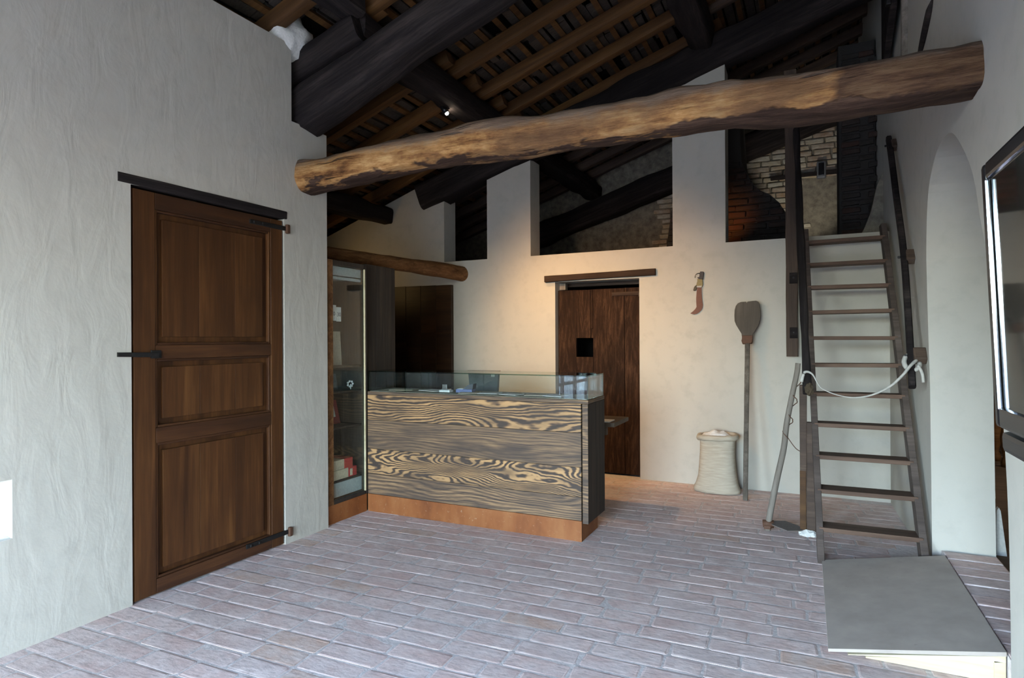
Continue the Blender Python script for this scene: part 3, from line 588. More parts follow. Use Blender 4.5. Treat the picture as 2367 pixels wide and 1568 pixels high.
# desk and till screen behind the counter
dk = thing('desk', 'dark wooden desk behind the counter, its end showing past it', 'desk', (-2.3, 5.0, 0))
box('desk_top', (-.8, -.22, .735), (.905, .22, .77), 'shelf_wood', dk); box('bracket', (.70, -.20, .665), (.835, -.16, .735), 'shelf_wood', dk)
for sx in (-.74, .62):
    for sy in (-.18, .14): box('leg', (sx, sy, 0), (sx+.05, sy+.05, .735), 'shelf_wood', dk)
pp = box('paper_sheet', (-1.60, 4.80, .770), (-1.44, 4.95, .776), 'paper', None, .001); tag(pp, 'white paper lying on the desk end behind the counter', 'paper')
tl = thing('till_screen', 'black till screen standing behind the glass counter', 'screen', (-2.62, 4.86, .77))
box('base', (-.10, -.07, 0), (.10, .09, .02), 'black_plastic', tl); box('stand', (-.03, .0, .02), (.03, .03, .22), 'black_plastic', tl, rot=(.2, 0, 0))
prism('screen_back', [(-.125, .10), (.135, .10), (.155, .392), (-.155, .392)], -.03, .0, 'grey_plastic', tl); box('screen_rim', (-.16, -.035, .388), (.16, .01, .400), 'black_plastic', tl)
mk = bpy.data.meshes.new('emblem'); bm = bmesh.new(); bmesh.ops.create_circle(bm, cap_ends=True, radius=.014, segments=16); bm.to_mesh(mk); bm.free(); mk.materials.append(MAT['paper'])
for i, sx in enumerate((-.012, 0, .012)): box('emblem', (.10+sx-.003, -.033, .345), (.10+sx+.003, -.0295, .372), 'paper', tl, .001)

# ================================================================== GLASS CABINET
cab = thing('display_cabinet', 'tall narrow glass display cabinet beside the counter', 'cabinet', (-3.36, 3.68, 0))
def kb(name, x0, x1, y0, y1, z0, z1, mat, parent=None, bev=.003): return box(name, (x0+3.36, y0-3.68, z0), (x1+3.36, y1-3.68, z1), mat, parent or cab, bev)
Y0, Y1 = 3.655, 4.125
kb('plinth', -3.80, -3.362, Y0, Y1, 0, .150, 'rust'); kb('bottom', -3.80, -3.37, Y0, Y1, .152, .185, 'char_z'); kb('top', -3.80, -3.37, Y0, Y1, 2.05, 2.085, 'char_z')
kb('back_panel', -3.80, -3.785, Y0, Y1, .187, 2.048, 'plaster_bit'); kb('side_panel', -3.784, -3.38, Y0, Y0+.018, .187, 2.048, 'char_z'); kb('side_panel', -3.784, -3.38, Y1-.018, Y1, .187, 2.048, 'char_z')
kb('frame_stile', -3.378, -3.352, Y0, Y0+.058, .152, 2.085, 'log'); kb('frame_stile', -3.378, -3.352, Y1-.02, Y1, .152, 2.085, 'char_z'); kb('edge_strip', -3.366, -3.350, Y1-.032, Y1-.021, .18, 2.045, 'pale_pine')
kb('frame_rail', -3.378, -3.352, Y0+.059, Y1-.033, .152, .182, 'char_z'); kb('frame_rail', -3.378, -3.352, Y0+.059, Y1-.033, 2.048, 2.085, 'char_z')
g = box('glass_door', (-.008, Y0+.06-3.68, .183), (-.002, Y1-.034-3.68, 2.047), ['glass', 'glass_edge'], cab, 0)
for p in g.data.polygons: p.material_index = 0 if abs(p.normal[0]) > .9 else 1
kb('lamp_panel', -3.78, -3.40, Y0+.02, Y1-.02, 1.96, 1.975, 'lamp_panel'); kb('lamp_front', -3.42, -3.40, Y0+.02, Y1-.02, 1.94, 2.045, 'lamp_panel'); kb('base_panel', -3.42, -3.40, Y0+.02, Y1-.02, .186, .300, 'lamp_panel')
for z in (.302, .73, 1.02, 1.225): kb('shelf', -3.78, -3.40, Y0+.02, Y1-.02, z, z+.016, 'char_z')
for i, (y0, y1, z, l) in enumerate(((3.72, 4.05, .319, 'cream box with red end on the bottom cabinet shelf'), (3.72, 4.00, .399, 'cream box with red end stacked on another in the cabinet'))):
    b = thing('gift_carton', l, 'box', (-3.55, (y0+y1)/2, z)); h = .078
    box('carton', (-.14, -(y1-y0)/2, 0), (.14, (y1-y0)/2-.10, h), 'box_cream', b); box('sleeve', (-.142, (y1-y0)/2-.10, 0), (.143, (y1-y0)/2, h+.001), 'box_red', b)
    if i == 0: box('sleeve_label', (.143, (y1-y0)/2-.085, .01), (.1445, (y1-y0)/2-.055, h-.012), 'box_cream', b)
def book(name, y, z, w_, h_, mat, label, cat, x=-3.56, lean=.25):
    t = thing(name, label, cat, (x, y, z)); box('cover', (-.012, -w_/2, 0), (.0, w_/2, h_), mat, t, .001, rot=(0, -lean, 0)); return t
t = book('picture_book', 3.92, .748, .16, .20, 'photo_red', 'red picture book leaning on the middle cabinet shelf', 'book'); box('cover_print', (.001, -.04, .06), (.0035, .03, .16), 'paper', t, .0005, rot=(0, -.25, 0))
t = book('picture_book', 3.90, 1.037, .17, .13, 'photo_dark', 'dark landscape postcard leaning on a cabinet shelf', 'card', lean=.2); box('cover_print', (.004, -.07, .015), (.0065, .07, .06), 'grey_plastic', t, .0005, rot=(0, -.2, 0))
fl = thing('crystal_ornament', 'small sparkling flower ornament on the cabinet shelf', 'ornament', (-3.45, 4.03, 1.037))
for i in range(7):
    a = i*2*math.pi/7; box('petal', (-.012+.022*math.cos(a)*.4, .022*math.cos(a)-.008, .045+.022*math.sin(a)-.008), (.0+.022*math.cos(a)*.4, .022*math.cos(a)+.008, .045+.022*math.sin(a)+.008), 'white_gloss', fl, .004, rot=(a, .3, 0))
box('stem', (-.006, -.005, 0), (.002, .005, .045), 'white_gloss', fl)
o = mesh_obj('paper_fan', [(-.0, -.10, .30), (0, .10, .30), (-.015, .135, .02), (-.015, -.02, .02), (-.004, -.10, .30), (-.004, .10, .30), (-.02, .135, .02), (-.02, -.02, .02)], [(0, 1, 2, 3), (4, 7, 6, 5), (0, 4, 5, 1), (1, 5, 6, 2), (2, 6, 7, 3), (3, 7, 4, 0)], 'paper_beige', loc=(-3.50, 3.86, 1.222)); tag(o, 'beige sheet narrowing downward behind the cabinet glass', 'paper')
pn = thing('price_note', 'white paper note with 30 written on it inside the cabinet', 'paper note', (-3.385, 3.79, 1.60)); box('sheet', (0, -.005, 0), (.002, .05, .115), 'paper', pn, .0003); text('writing', '30', .045, 'ink', pn, (.0026, .024, .055), (math.pi/2, 0, math.pi/2))
pn = thing('price_note', 'narrow white paper note with a 0 overlapped by another note', 'paper note', (-3.388, 3.757, 1.605)); box('sheet', (0, -.012, 0), (.002, .028, .125), 'paper', pn, .0003); text('writing', '0', .045, 'ink', pn, (.0026, .006, .055), (math.pi/2, 0, math.pi/2))
wp = thing('side_boarding', 'dark vertical boards of the cupboard standing behind the glass cabinet', 'cupboard', (-3.37, 4.13, 0))
for i in range(3): box('board', (-.40, .024+.135*i, 0), (-.012, .024+.135*(i+1)-.002, 2.10), 'char_z', wp, .003)

# ================================================================== WALL TOOLS, SACK, PEEL, HOE
kn = thing('pruning_knife', 'rusty curved billhook knife hanging on the back wall', 'knife', (-.96, YB-.012, 1.9))
def kz(zx, zy): return ((1580+zx/12.06-1613.3)*.00413, 2.095-(610+zy/12.06-631)*.00421-1.9)
prism('blade', [kz(*p) for p in ((385, 655), (500, 655), (505, 850), (520, 1050), (538, 1160), (525, 1240), (490, 1310), (430, 1370), (360, 1410), (290, 1425), (230, 1410), (185, 1390), (260, 1335), (330, 1265), (360, 1210), (352, 1080), (352, 960), (365, 780))], -.004, .004, 'blade_rust', kn)
prism('handle', [kz(*p) for p in ((470, 215), (560, 222), (570, 270), (548, 440), (440, 430), (380, 385), (445, 365), (455, 270))], -.014, .012, 'grip', kn, bev=.003)
prism('binding', [kz(*p) for p in ((385, 415), (530, 440), (535, 520), (545, 590), (515, 665), (375, 655), (365, 560), (390, 480))], -.012, .011, 'horn', kn, bev=.003)
prism('binding_cord', [kz(*p) for p in ((375, 620), (520, 615), (510, 668), (372, 660))], -.014, .0115, 'cord', kn, bev=.002)
prism('leather_flap', [kz(*p) for p in ((365, 580), (380, 640), (355, 735), (290, 758), (268, 735), (300, 640))], -.008, .008, 'leather', kn, bev=.002)
tube('hook', [(x, -.003, z) for x, z in [kz(*p) for p in ((460, 262), (400, 265), (350, 290), (325, 340), (318, 390))]], lambda t: .0032*(1-.6*t)+.0008, 'iron', kn)

pe = thing('bread_peel', 'long wooden bread peel leaning against the back wall', 'peel', (-.495, 5.80, 0), (-math.atan2(.375, 1.80), 0, 0))
LEN = 1.838
def pw(zx, zy): return ((zx-495)*.000397, LEN-(zy-165)*.000407)
prism('blade', [pw(*p) for p in ((460, 182), (468, 205), (475, 222), (480, 205), (487, 182), (590, 170), (680, 165), (730, 190), (760, 260), (780, 400), (785, 520), (770, 650), (735, 750), (660, 890), (610, 960), (615, 1000), (370, 1000), (365, 940), (310, 850), (240, 730), (205, 640), (198, 500), (202, 380), (225, 280), (270, 215), (340, 185))], -.011, .011, 'peel_wood', pe, bev=.003)
timber('shaft', (-.495, 5.80, 0), (-.495, 5.80, LEN-.34), .042, .034, 'peel_wood', None, rnd=.45, amp=.0015, seed=4, nring=12)
s = bpy.data.objects['shaft']; s.parent = pe; s.matrix_world = Matrix(); s.matrix_basis = Matrix.Translation((0, 0, (LEN-.34)/2)) @ Matrix(((0, 1, 0, 0), (0, 0, 1, 0), (1, 0, 0, 0), (0, 0, 0, 1)))
cl = prism('collar', [(-.047, LEN-.335), (-.047, LEN-.37), (-.052, LEN-.385), (-.042, LEN-.415), (.04, LEN-.41), (.047, LEN-.385), (.047, LEN-.335)], -.02, .02, 'rusty_iron', pe, bev=.004)

# sack
def sack():
    bm = bmesh.new(); NR = 48; lev = []
    prof = [(0, .165, .11), (.004, .188, .128), (.03, .196, .135), (.08, .186, .132), (.15, .172, .128), (.25, .163, .124), (.35, .158, .120), (.43, .158, .118), (.48, .160, .118), (.500, .162, .118)]
    for i, (z, a, b) in enumerate(prof):
        ring = []
        for k in range(NR):
            t = 2*math.pi*k/NR; c_, s_ = math.cos(t), math.sin(t); e = 2.6
            px = math.copysign(abs(c_)**(2/e), c_)*a; py = math.copysign(abs(s_)**(2/e), s_)*b
            if z < .10: px += math.copysign(max(0, abs(c_)-.7)**1.2*.10*(1-z/.10), c_)
            q = Vector((px*6, py*6, z*9)); d = noise.noise(q)*.008+noise.noise(q*2.3)*.004
            ring.append(bm.verts.new((px*(1+d*3), py*(1+d*3)+z*.10, z+ (.004*noise.noise(q*1.3) if z > .02 else 0))))
        lev.append(ring)
    for r0, r1 in zip(lev, lev[1:]):
        for k in range(NR): bm.faces.new((r0[k], r0[(k+1) % NR], r1[(k+1) % NR], r1[k]))
    bm.faces.new(lev[0]); bm.faces.new(lev[-1]); return bm
sk = thing('flour_sack', 'cream cloth sack with rolled rim standing by the peel', 'sack', (-.762, 6.015, .006))
me = bpy.data.meshes.new('sack_body'); bm = sack(); bmesh.ops.recalc_face_normals(bm, faces=bm.faces); bm.to_mesh(me); bm.free(); me.materials.append(MAT['sackcloth'])
for p in me.polygons: p.use_smooth = True
link(bpy.data.objects.new('sack_body', me), sk)
ringp = []
for k in range(49):
    t = 2*math.pi*k/48; c_, s_ = math.cos(t), math.sin(t); ringp.append(Vector((math.copysign(abs(c_)**.8, c_)*.166, math.copysign(abs(s_)**.8, s_)*.120+.052, .508+.010*noise.noise(Vector((c_*2, s_*2, 1)))+.006*c_)))
tube('rolled_rim', ringp, lambda t: .026+.007*noise.noise(Vector((math.cos(6.283*t)*3, math.sin(6.283*t)*3, 3))), 'sackcloth', sk, 12)
bm = bmesh.new(); bmesh.ops.create_uvsphere(bm, u_segments=24, v_segments=12, radius=1)
for v in bm.verts:
    q = v.co.copy(); v.co = Vector((q.x*.135-.01, q.y*.092+.055, .505+q.z*(.055+.03*noise.noise(q*2.2))))
me = bpy.data.meshes.new('inner_bag'); bm.to_mesh(me); bm.free(); me.materials.append(MAT['paper'])
for p in me.polygons: p.use_smooth = True
link(bpy.data.objects.new('inner_bag', me), sk)

# hoe leaning on the newel post
ho = thing('hoe', 'old hoe with grey wooden handle leaning on the newel post', 'hoe', (-.27, 4.96, 0))
pts = spline([(-.27, 4.96, .0), (-.245, 4.965, .16), (-.20, 4.98, .40), (-.155, 4.99, .62), (-.135, 5.0, .80), (-.10, 5.01, 1.0), (-.066, 5.02, 1.17), (-.055, 5.025, 1.26)], 6)
tube('handle', [p-Vector((-.27, 4.96, 0)) for p in pts], lambda t: .023-.005*t, 'grey_wood', ho, 12)
o = prism('blade', [(0, -.035), (.10, -.085), (.19, -.035), (.225, .0), (.19, .05), (.10, .095), (0, .04)], .0, .005, 'hoe_iron', ho, axes='xy'); o.location = Vector(o.location)+Vector((.03, .0, .048)); o.rotation_euler = (.12, .14, .12)
tube('socket', [(-.03, 0, .052), (.0, 0, .055), (.045, 0, .055)], .028, 'rusty_iron', ho, 10); box('wedge', (-.022, -.03, .018), (.026, .026, .045), 'rusty_iron', ho, .006)
wr_ = [Vector((-.055+.034*math.cos(a)-.05, 5.0-4.96+.03*math.sin(a), .56+a*.012-.0)) for a in [i*.5 for i in range(40)]]
wire = []
for i in range(60):
    t = i/59; z = 1.12-.42*t; k = min(len(pts)-1, max(0, int((z/1.26)*(len(pts)-1)))); c_ = pts[k]-Vector((-.27, 4.96, 0)); a = t*18
    wire.append(Vector((c_.x+.026*math.cos(a), c_.y+.026*math.sin(a), z)))
tube('wire', wire, .0035, 'rusty_iron', ho, 5)
sw = spline([wire[-1], wire[-1]+Vector((.05, 0, -.07)), wire[-1]+Vector((.10, .01, -.10))], 6); tube('wire', sw, .003, 'rusty_iron', ho, 5)

# ================================================================== LADDER, RAILS, POSTS, ROPE
LF, LT_ = Vector((0, 4.45, 0)), Vector((0, 6.17, 2.42))
lad = thing('loft_ladder', 'steep wooden ladder stair with eleven treads up to the loft', 'ladder', (.36, 4.45, 0))
def lp(k, x, off=0): return Vector((x, 4.45+1.72*k+off, 2.42*k))
def child(o, p): o.parent = p; o.matrix_parent_inverse = p.matrix_basis.inverted(); return o
for xa, xb in ((.080, .000), (.652, .604)):
    # stile: plank standing on edge, foot cut level with the floor
    a, b = lp(0, xa), lp(1.02, xb); d = (b-a).normalized(); nrm = Vector((0, -d.z, d.y)); hw, th = .062, .021
    V = []
    for q, kk in ((a, 0), (b, 1)):
        for sx in (-th, th):
            for sn in (-hw, hw):
                p = q+nrm*sn; p = p+d*((-p.z/d.z) if kk == 0 else ((2.43-p.z)/d.z)); V.append((p.x+sx, p.y, p.z))
    o = mesh_obj('stile', V, [(0, 1, 3, 2), (4, 6, 7, 5), (0, 4, 5, 1), (2, 3, 7, 6), (0, 2, 6, 4), (1, 5, 7, 3)], 'ladder_z'); child(o, lad)
    md = o.modifiers.new('bevel', 'BEVEL'); md.width = .004; md.segments = 2
for k, z in enumerate((.187, .405, .611, .817, 1.027, 1.241, 1.447, 1.66, 1.874, 2.083, 2.301)):
    kk = z/2.42; x0 = .080-.080*kk; x1 = .652-.048*kk; yc = 4.45+1.72*kk
    o = box('tread', (x0-.002, yc-.075, z-.017), (x1+.002, yc+.085, z+.013), 'ladder_x', None, .005, rot=(random.uniform(-.01, .01), random.uniform(-.008, .008), 0)); child(o, lad)
def rail(name, a, b, label, cat, seed, w_=.055, h_=.06, mat='old_dark', bow=0):
    return tag(timber(name, a, b, w_, h_, mat, rnd=.5, amp=.004, seed=seed, sag=bow), label, cat)
hl = rail('handrail', (.005, 4.63, 1.075), (-.075, 6.20, 3.42), 'dark pitted handrail pole left of the ladder', 'handrail', 31)
hr = thing('handrail', 'dark curved handrail fixed to the right wall beside the ladder', 'handrail', (.62, 4.6, 1.15))
R_pts = [(.610, 4.62, 1.13), (.622, 4.86, 1.56), (.630, 5.14, 2.06), (.628, 5.47, 2.50), (.625, 5.75, 2.90), (.625, 5.92, 3.10)]
def strip(name, P, w_, h_, mat, parent):
    P = spline(P, 6); V, Fc = [], []
    for i, p in enumerate(P):
        d = (P[min(i+1, len(P)-1)]-P[max(i-1, 0)]).normalized(); n_ = Vector((0, -d.z, d.y)).normalized()
        for sx, sn in ((-1, -.6), (-1, .6), (-.6, 1), (.6, 1), (1, .6), (1, -.6), (.6, -1), (-.6, -1)): V.append(p+Vector((sx*w_/2, 0, 0))+n_*sn*h_/2)
    for i in range(len(P)-1):
        for k in range(8): Fc.append((i*8+k, i*8+(k+1) % 8, (i+1)*8+(k+1) % 8, (i+1)*8+k))
    Fc += [tuple(range(8)), tuple(range(len(P)*8-8, len(P)*8))]
    return child(mesh_obj(name, V, Fc, mat), parent)
strip('rail', R_pts, .040, .055, 'old_dark', hr)
for p in ((.625, 5.11, 2.02), (.622, 5.84, 3.02), (.615, 4.72, 1.33)):
    o = box('wall_bracket', (p[0]+.012, p[1]-.03, p[2]-.05), (XR+.004, p[1]+.03, p[2]+.05), 'old_mid', None, .012, rot=(-.7, 0, 0)); child(o, hr)
    o = box('nail', (p[0]-.035, p[1]-.008, p[2]-.008), (p[0]-.018, p[1]+.008, p[2]+.008), 'iron', None, .004); child(o, hr)
hb = thing('hanging_post', 'weathered upright timber with mortises fixed to the back wall', 'post', (-.115, 6.17, 1.278))
o = timber('post', (-.115, 6.165, 1.278), (-.118, 6.165, 3.9), .10, .07, 'old_mid', rnd=.25, amp=.005, seed=17); child(o, hb)
for z in (1.50, 2.00):
    o = box('mortise_block', (-.135, 6.118, z-.055), (-.068, 6.135, z+.045), 'old_dark', None, .004); child(o, hb); o = box('peg', (-.108, 6.112, z-.01), (-.094, 6.119, z+.006), 'iron', None, .003); child(o, hb)
nw = thing('newel_post', 'two dark boards forming the newel post at the ladder foot', 'post', (.0, 4.985, 0))
def board(name, x0, x1, xt0, xt1, y0, y1, z1, mat):
    o = mesh_obj(name, [(x0, y0, .0), (x1, y0, 0), (x1, y1, 0), (x0, y1, 0), (xt0, y0, z1), (xt1, y0, z1), (xt1, y1, z1), (xt0, y1, z1)], [(0, 1, 2, 3), (4, 7, 6, 5), (0, 4, 5, 1), (1, 5, 6, 2), (2, 6, 7, 3), (3, 7, 4, 0)], mat); md = o.modifiers.new('bevel', 'BEVEL'); md.width = .005; md.segments = 2; return child(o, nw)
board('tall_board', -.045, -.004, -.047, .004, 4.975, 5.03, 1.10, 'old_mid'); board('foot_board', -.047, -.006, -.047, -.006, 4.971, 4.975, .47, 'rafter'); board('short_board', -.002, .058, .0, .048, 4.96, 5.01, .83, 'old_mid')
bm = bmesh.new(); bmesh.ops.create_icosphere(bm, subdivisions=3, radius=1)
for v in bm.verts:
    d = 1+.35*noise.noise(v.co*2.3); v.co = Vector((v.co.x*.065*d, v.co.y*.035*d, max(-.01, v.co.z*.035*d)))
me = bpy.data.meshes.new('mortar_footing'); bm.to_mesh(me); bm.free(); me.materials.append(MAT['plaster_bit']); o = bpy.data.objects.new('mortar_footing', me); link(o); o.location = (.01, 4.955, .008); child(o, nw)
bm = bmesh.new(); bmesh.ops.create_icosphere(bm, subdivisions=3, radius=1)
for v in bm.verts:
    d = 1+.4*noise.noise(v.co*3.1); v.co = Vector((v.co.x*.026*d, v.co.y*.024*d, v.co.z*.042*d))
me = bpy.data.meshes.new('straw_wad'); bm.to_mesh(me); bm.free(); me.materials.append(MAT['straw']); o = bpy.data.objects.new('straw_wad', me); link(o); o.location = (.018, 4.60, 1.10); child(o, nw)
rp = thing('rope', 'pale cloth rope slung across the ladder between both handrails', 'rope', (.3, 4.62, 1.1))
rope_pts = spline([(-.03, 4.60, 1.15), (-.01, 4.60, 1.215), (.035, 4.60, 1.205), (.07, 4.595, 1.14), (.10, 4.59, 1.105), (.18, 4.585, 1.07), (.28, 4.58, 1.055), (.38, 4.58, 1.075), (.48, 4.59, 1.13), (.55, 4.60, 1.20), (.60, 4.63, 1.265), (.64, 4.68, 1.30)], 8)
o = tube('rope_span', rope_pts, lambda t: .0035+.011*max(0, t-.5)**.8*1.2+(.009*(1-t*4) if t < .25 else 0), 'cord', None, 8); child(o, rp)
kn_ = [Vector((.618+.042*math.cos(a), 4.70+.045*math.sin(a)*.8, 1.285+.05*math.sin(a))) for a in [i*.35 for i in range(19)]]
o = tube('rope_knot', kn_, .015, 'cord', None, 8); child(o, rp)
o = tube('rope_tail', spline([(.645, 4.66, 1.27), (.668, 4.66, 1.22), (.675, 4.66, 1.16)], 5), .010, 'cord', None, 6); child(o, rp)

# ================================================================== RAMP
ra = thing('access_ramp', 'grey wooden access ramp leading up to the arched passage', 'ramp', (.42, 3.79, 0))
def rb_(name, V, mat): return child(mesh_obj(name, V, [(0, 1, 2, 3), (4, 7, 6, 5), (0, 4, 5, 1), (1, 5, 6, 2), (2, 6, 7, 3), (3, 7, 4, 0)], mat), ra)
x0, x1, y0, y1, zh = .085, .742, 3.163, 4.41, .142
rb_('deck', [(x0, y0, .002), (x1, y0, zh-.018), (x1, y1, zh-.018), (x0, y1, .002), (x0, y0, .016), (x1, y0, zh), (x1, y1, zh), (x0, y1, .016)], 'ramp_board')
xe = x1-.002
rb_('side_board', [(x0+.17, y0+.008, .004), (xe-.05, y0+.008, .004), (xe-.05, y0+.02, zh-.055), (x0+.17, y0+.02, .012), (x0+.17, y0+.022, .004), (xe-.05, y0+.03, .004), (xe-.05, y0+.03, zh-.055), (x0+.17, y0+.028, .012)], 'pale_pine')
o = prism('side_frame', [(x0+.08, .0065), (xe, zh-.0185), (xe, zh-.045), (x0+.08, .004)], y0+.001, y0+.035, 'pale_pine'); child(o, ra)
o = prism('side_infill', [(x0+.15, .004), (xe-.04, .004), (xe-.04, zh-.047), (x0+.15, .010)], y0+.006, y0+.030, 'pale_pine'); child(o, ra)
o = box('end_post', (xe-.04, y0+.001, .004), (xe, y0+.035, zh-.0455), 'pale_pine', None, .001); child(o, ra)
bpy.data.objects.remove([c for c in ra.children if c.name.startswith('side_board')][0])
# threshold bricks of the arched passage
th_ = struct(box('threshold', (XR+.046, 2.925, .0), (XR+.32, 4.545, .130), 'mortar', bev=0), 'worn brick threshold of the arched passage')
for i in range(11):
    o = box('brick', (XR+.05, 2.99+.139*i, .10), (XR+.318, 2.99+.139*i+.130, .138+random.uniform(-.003, .003)), 'floor_brick', None, .008); child(o, th_)

# ================================================================== TELEVISION
tv = thing('television', 'large black flat television on the right wall beside the arch', 'television', (.5125, 1.7, 1.575), (0, -.042, 0))
TY = .60  # far edge at y = 2.30
box('bezel', (-.015, TY-.045, -.395), (.04, TY, .395), 'tv_black', tv, .012); box('bezel', (-.015, -.62, -.395), (.04, -.575, .395), 'tv_black', tv, .012)
box('bezel', (-.015, -.575, .345), (.04, TY-.045, .395), 'tv_black', tv, .01); box('bezel', (-.015, -.575, -.395), (.04, TY-.045, -.335), 'tv_black', tv, .01)
box('screen', (-.004, -.575, -.335), (.02, TY-.045, .345), 'screen', tv, .001); box('chrome_strip', (-.018, TY-.056, -.34), (-.006, TY-.047, .345), 'chrome', tv, .004)
box('back_shell', (.041, -.5, -.33), (.085, .5, .33), 'black_plastic', tv, .02); box('sound_bar', (-.01, -.575, -.465), (.05, TY-.035, -.405), 'black_plastic', tv, .015); box('wall_mount', (.086, -.2, -.2), (.20, .2, .2), 'iron', tv, .01)

# ================================================================== UPPER RIGHT CORNER
sh = thing('roof_shutter', 'dark purple-brown board hanging high in the right corner', 'shutter', (.62, 5.5, 4.0))
o = prism('shutter_board', [(5.46, 3.98), (5.46, 4.7), (6.05, 4.7), (6.05, 3.76), (5.95, 3.74)], .59, .64, 'old_dark', None, axes='yz', bev=.006); child(o, sh)
o = box('bolt', (.56, 5.44, 3.99), (.60, 5.49, 4.05), 'iron', None, .01); child(o, sh)
sg = [(.695, 4.96, 3.30), (.69, 4.80, 3.335), (.688, 4.62, 3.385), (.69, 4.48, 3.44), (.694, 4.40, 3.485)]
o = tube('iron_hook', spline(sg, 6), lambda t: .020*math.sin(math.pi*min(1, .25+.75*(1-t)))**.5*(1 if t < .8 else (1-t)*5)+.002, 'old_dark', None, 8); tag(o, 'curved dark wooden hook set in the right wall above the beam', 'hook')
o = timber('wall_brace', (.675, 5.35, 3.30), (.665, 5.30, 4.25), .05, .05, 'grey_wood', rnd=.4, amp=.003, seed=3); tag(o, 'slim grey upright batten on the right wall below the shutter', 'batten')

# ================================================================== SPOTLIGHT
sl = thing('spotlight', 'small lit spotlight fixed to a rafter', 'spotlight', (-2.98, 4.80, 3.55))
ax = Vector((.35, .55, -.75)).normalized(); q = ax.to_track_quat('-Z', 'Y').to_euler()
tube('housing', [(-ax*.06), (-ax*.02), (ax*.008)], lambda t: .024+.006*t, 'black_plastic', sl, 14); bm = bmesh.new(); bmesh.ops.create_uvsphere(bm, u_segments=12, v_segments=8, radius=.017)
me = bpy.data.meshes.new('bulb'); bm.to_mesh(me); bm.free(); me.materials.append(MAT['bulb']); o = bpy.data.objects.new('bulb', me); link(o, sl); o.location = ax*.016
tube('stem', [(-ax*.05), Vector((0, 0, .12))], .006, 'black_plastic', sl, 6)
spot('spotlight_beam', Vector((-2.98, 4.80, 3.55))+ax*.06, (-2.2, 6.0, .9), 60, 66, (1, .60, .25), 1.0, .10)
spot('beam_back_fill', (-2.3, 3.66, 2.70), (-2.0, 6.24, 1.62), 96, 72, (1, .60, .27), 1.0, .10)   # unseen warm spot added behind the tie beam to light the back wall
# lamp of the recess, behind the pillar
spot('recess_beam', (-5.1, 5.26, 2.1), (-4.75, 6.24, 2.55), 2.5, 110, (1, .66, .25), 1, .05)

# ================================================================== LOFT
lb = struct(box('wall_loft', (-6.3, YL, -.1), (1.1, YL+.3, 5.6), 'loft_mortar', bev=0), 'old brick wall at the back of the loft')
vb = []
for i in range(6):
    me = bpy.data.meshes.new('brick'); bm = box_data((0, 0, 0), (.17+.022*i, .05, .054+.004*(i % 3)), .012)
    for v in bm.verts: v.co += Vector((noise.noise(v.co*9+Vector((i, 0, 0)))*.016, 0, noise.noise(v.co*11+Vector((0, i, 0)))*.012))
    bm.to_mesh(me); bm.free(); me.materials.append(MAT['wall_brick']); vb.append(me)
r3 = random.Random(12); nb = 0; rows = 0; z = 2.42
while z < 4.25:
    x = -2.05+r3.uniform(0, .2)
    while x < .45:
        i = r3.randrange(6); wdt = .17+.022*i; xc = x+wdt/2
        if z < pz(xc)-.02 and not (.14 < xc < .24 and 3.55 < z < 3.75) and nb < 300 and (xc > -.75 or xc < -1.25) and not (z < 3.58 and xc > -.12+.1*math.sin(z*9)) and z < pz(xc)-.2:
            o = bpy.data.objects.new('brick', vb[i]); link(o, lb); o.location = Vector((xc, YL-.008+r3.uniform(-.006, .006), z))-lb.location; o.rotation_euler = (0, r3.uniform(-.015, .015), 0); nb += 1
        x += wdt+.014+r3.uniform(0, .012)
    z += .0735
vn = thing('vent_box', 'small grey box vent on the lit loft bricks', 'vent', (.19, YL-.05, 3.64))
box('vent_frame', (-.055, -.05, -.11), (.055, .03, .11), 'grey_plastic', vn, .02); box('vent_hole', (-.035, -.056, -.075), (.032, -.049, .085), 'tv_black', vn, .01)
o = timber('wall_ledge', (-.42, YL-.06, 3.60), (.42, YL-.06, 3.60), .06, .045, 'old_dark', rnd=.2, amp=.003, seed=5); tag(o, 'thin dark timber ledge across the lit loft bricks', 'ledge')
# brick hood in front of it
hood = thing('brick_hood', 'dark tapering brick chimney hood standing in the loft', 'chimney', (-.85, 7.9, 2.32))
hp = [(-1.56, 2.32), (-.10, 2.32), (-.12, 2.60), (-.20, 2.86), (-.27, 2.98), (-.36, 3.075), (-.46, 3.13), (-.53, 3.20), (-.60, 3.33), (-.66, 3.47), (-.70, 4.2), (-1.22, 4.2), (-1.28, 3.5), (-1.38, 3.2), (-1.46, 3.0)]
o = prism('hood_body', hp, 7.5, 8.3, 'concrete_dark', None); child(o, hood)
def hood_x(z):
    L = [p for p in hp[1:11]]; R = hp[0:1]+hp[:10:-1]
    f = lambda T: next((a[0]+(b[0]-a[0])*(z-a[1])/(b[1]-a[1]) for a, b in zip(T, T[1:]) if a[1] <= z <= b[1]), T[-1][0])
    return f([hp[0], hp[14], hp[13], hp[12], hp[11]]), f(L)
def shaded(i):
    m = vb[i].copy(); m.materials.clear(); m.materials.append(MAT['shaded_brick']); return m
sv = [shaded(0), shaded(1)]
z = 2.36; k = 0
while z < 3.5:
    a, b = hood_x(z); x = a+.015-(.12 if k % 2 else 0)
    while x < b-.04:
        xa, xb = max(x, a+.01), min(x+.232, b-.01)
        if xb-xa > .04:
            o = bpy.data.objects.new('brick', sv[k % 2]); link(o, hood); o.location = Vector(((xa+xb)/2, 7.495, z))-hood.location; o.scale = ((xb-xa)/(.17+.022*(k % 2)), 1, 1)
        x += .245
    z += .0735; k += 1
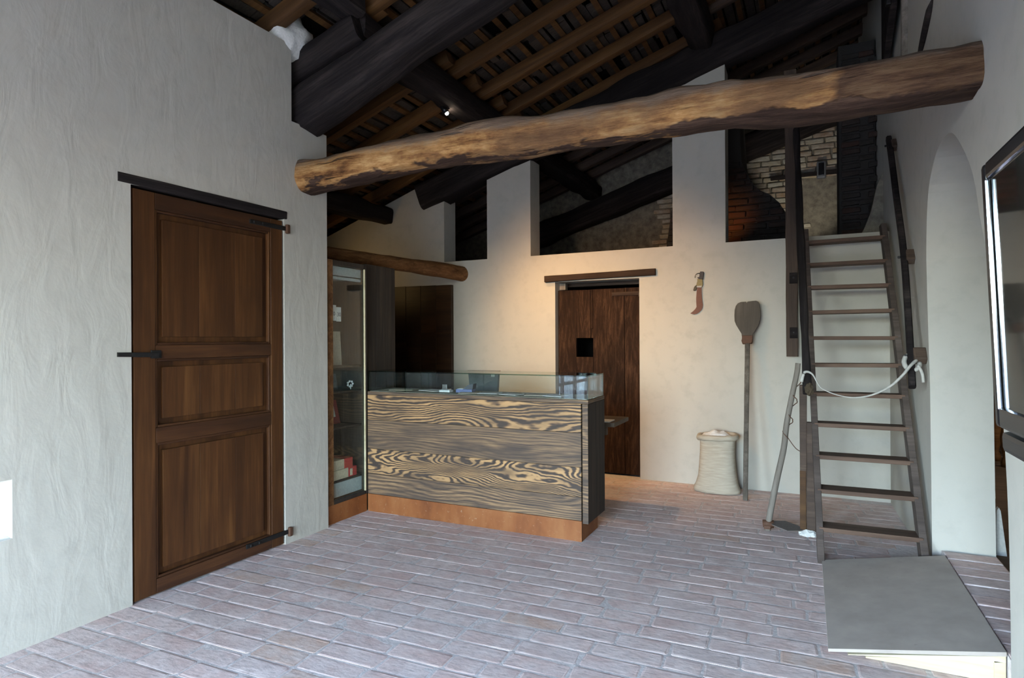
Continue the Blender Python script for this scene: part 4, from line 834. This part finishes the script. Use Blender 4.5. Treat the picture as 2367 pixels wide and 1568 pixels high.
o = prism('plaster_buttress', [(.42, 2.32), (.655, 2.32), (.655, 3.0), (.60, 2.86), (.55, 2.62), (.50, 2.48)], 6.58, 6.75, 'loft_mortar', None); tag(o, 'rough brown plaster sloping down the right wall of the loft', 'plaster')
pi = thing('brick_pier', 'dark brick pier in the loft beside the right wall', 'pier', (.5, 7.2, 2.32))
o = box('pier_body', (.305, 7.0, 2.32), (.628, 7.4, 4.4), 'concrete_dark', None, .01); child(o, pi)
z = 2.36; k = 0
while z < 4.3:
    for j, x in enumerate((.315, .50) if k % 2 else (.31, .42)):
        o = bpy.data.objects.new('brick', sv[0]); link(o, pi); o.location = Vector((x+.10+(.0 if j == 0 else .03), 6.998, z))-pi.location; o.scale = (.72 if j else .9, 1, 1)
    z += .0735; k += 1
spot('loft_beam', (-.02, 7.9, 2.48), (-.25, 9.0, 3.7), 10, 84, (1, .95, .82), .6, .05)
spot('loft_warm_beam', (-.98, 6.80, 2.50), (-.80, 7.5, 2.85), 9, 46, (1, .33, .09), 1, .05)

# ================================================================== NEXT ROOM (through the arch)
cx_ = thing('turned_leg_table', 'orange-brown table with turned legs in the room beyond the arch', 'table', (2.0, 8.0, .10))
for sx, sy in ((-.14, -.1), (.35, -.1), (-.14, .3), (.35, .3)):
    V = [Vector((sx, sy, z)) for z in (0, .05, .10, .2, .3, .42, .5, .56, .60, .7)]
    rads = [.045, .05, .03, .045, .055, .04, .03, .05, .05, .05]; tube('leg', V, lambda t: rads[min(9, int(round(t*9)))], 'rafter', cx_, 12)
box('table_top', (-.25, -.2, .70), (.5, .45, .74), 'rafter', cx_)
dj = thing('passage_door_edge', 'white painted boards at the back edge of the arched passage', 'door frame', (1.05, 4.75, .14))
o = prism('upper_board', [(1.012, 2.3), (1.010, 1.12), (1.019, .577), (1.038, .443), (1.053, .385), (1.061, .445), (1.055, .58), (1.047, 1.12), (1.038, 2.3)], 4.74, 4.77, 'skirt_white', None); child(o, dj)
o = prism('lower_board', [(1.045, .10), (1.055, .375), (1.066, .395), (1.075, .375), (1.105, .10)], 4.69, 4.73, 'skirt_white', None); child(o, dj)
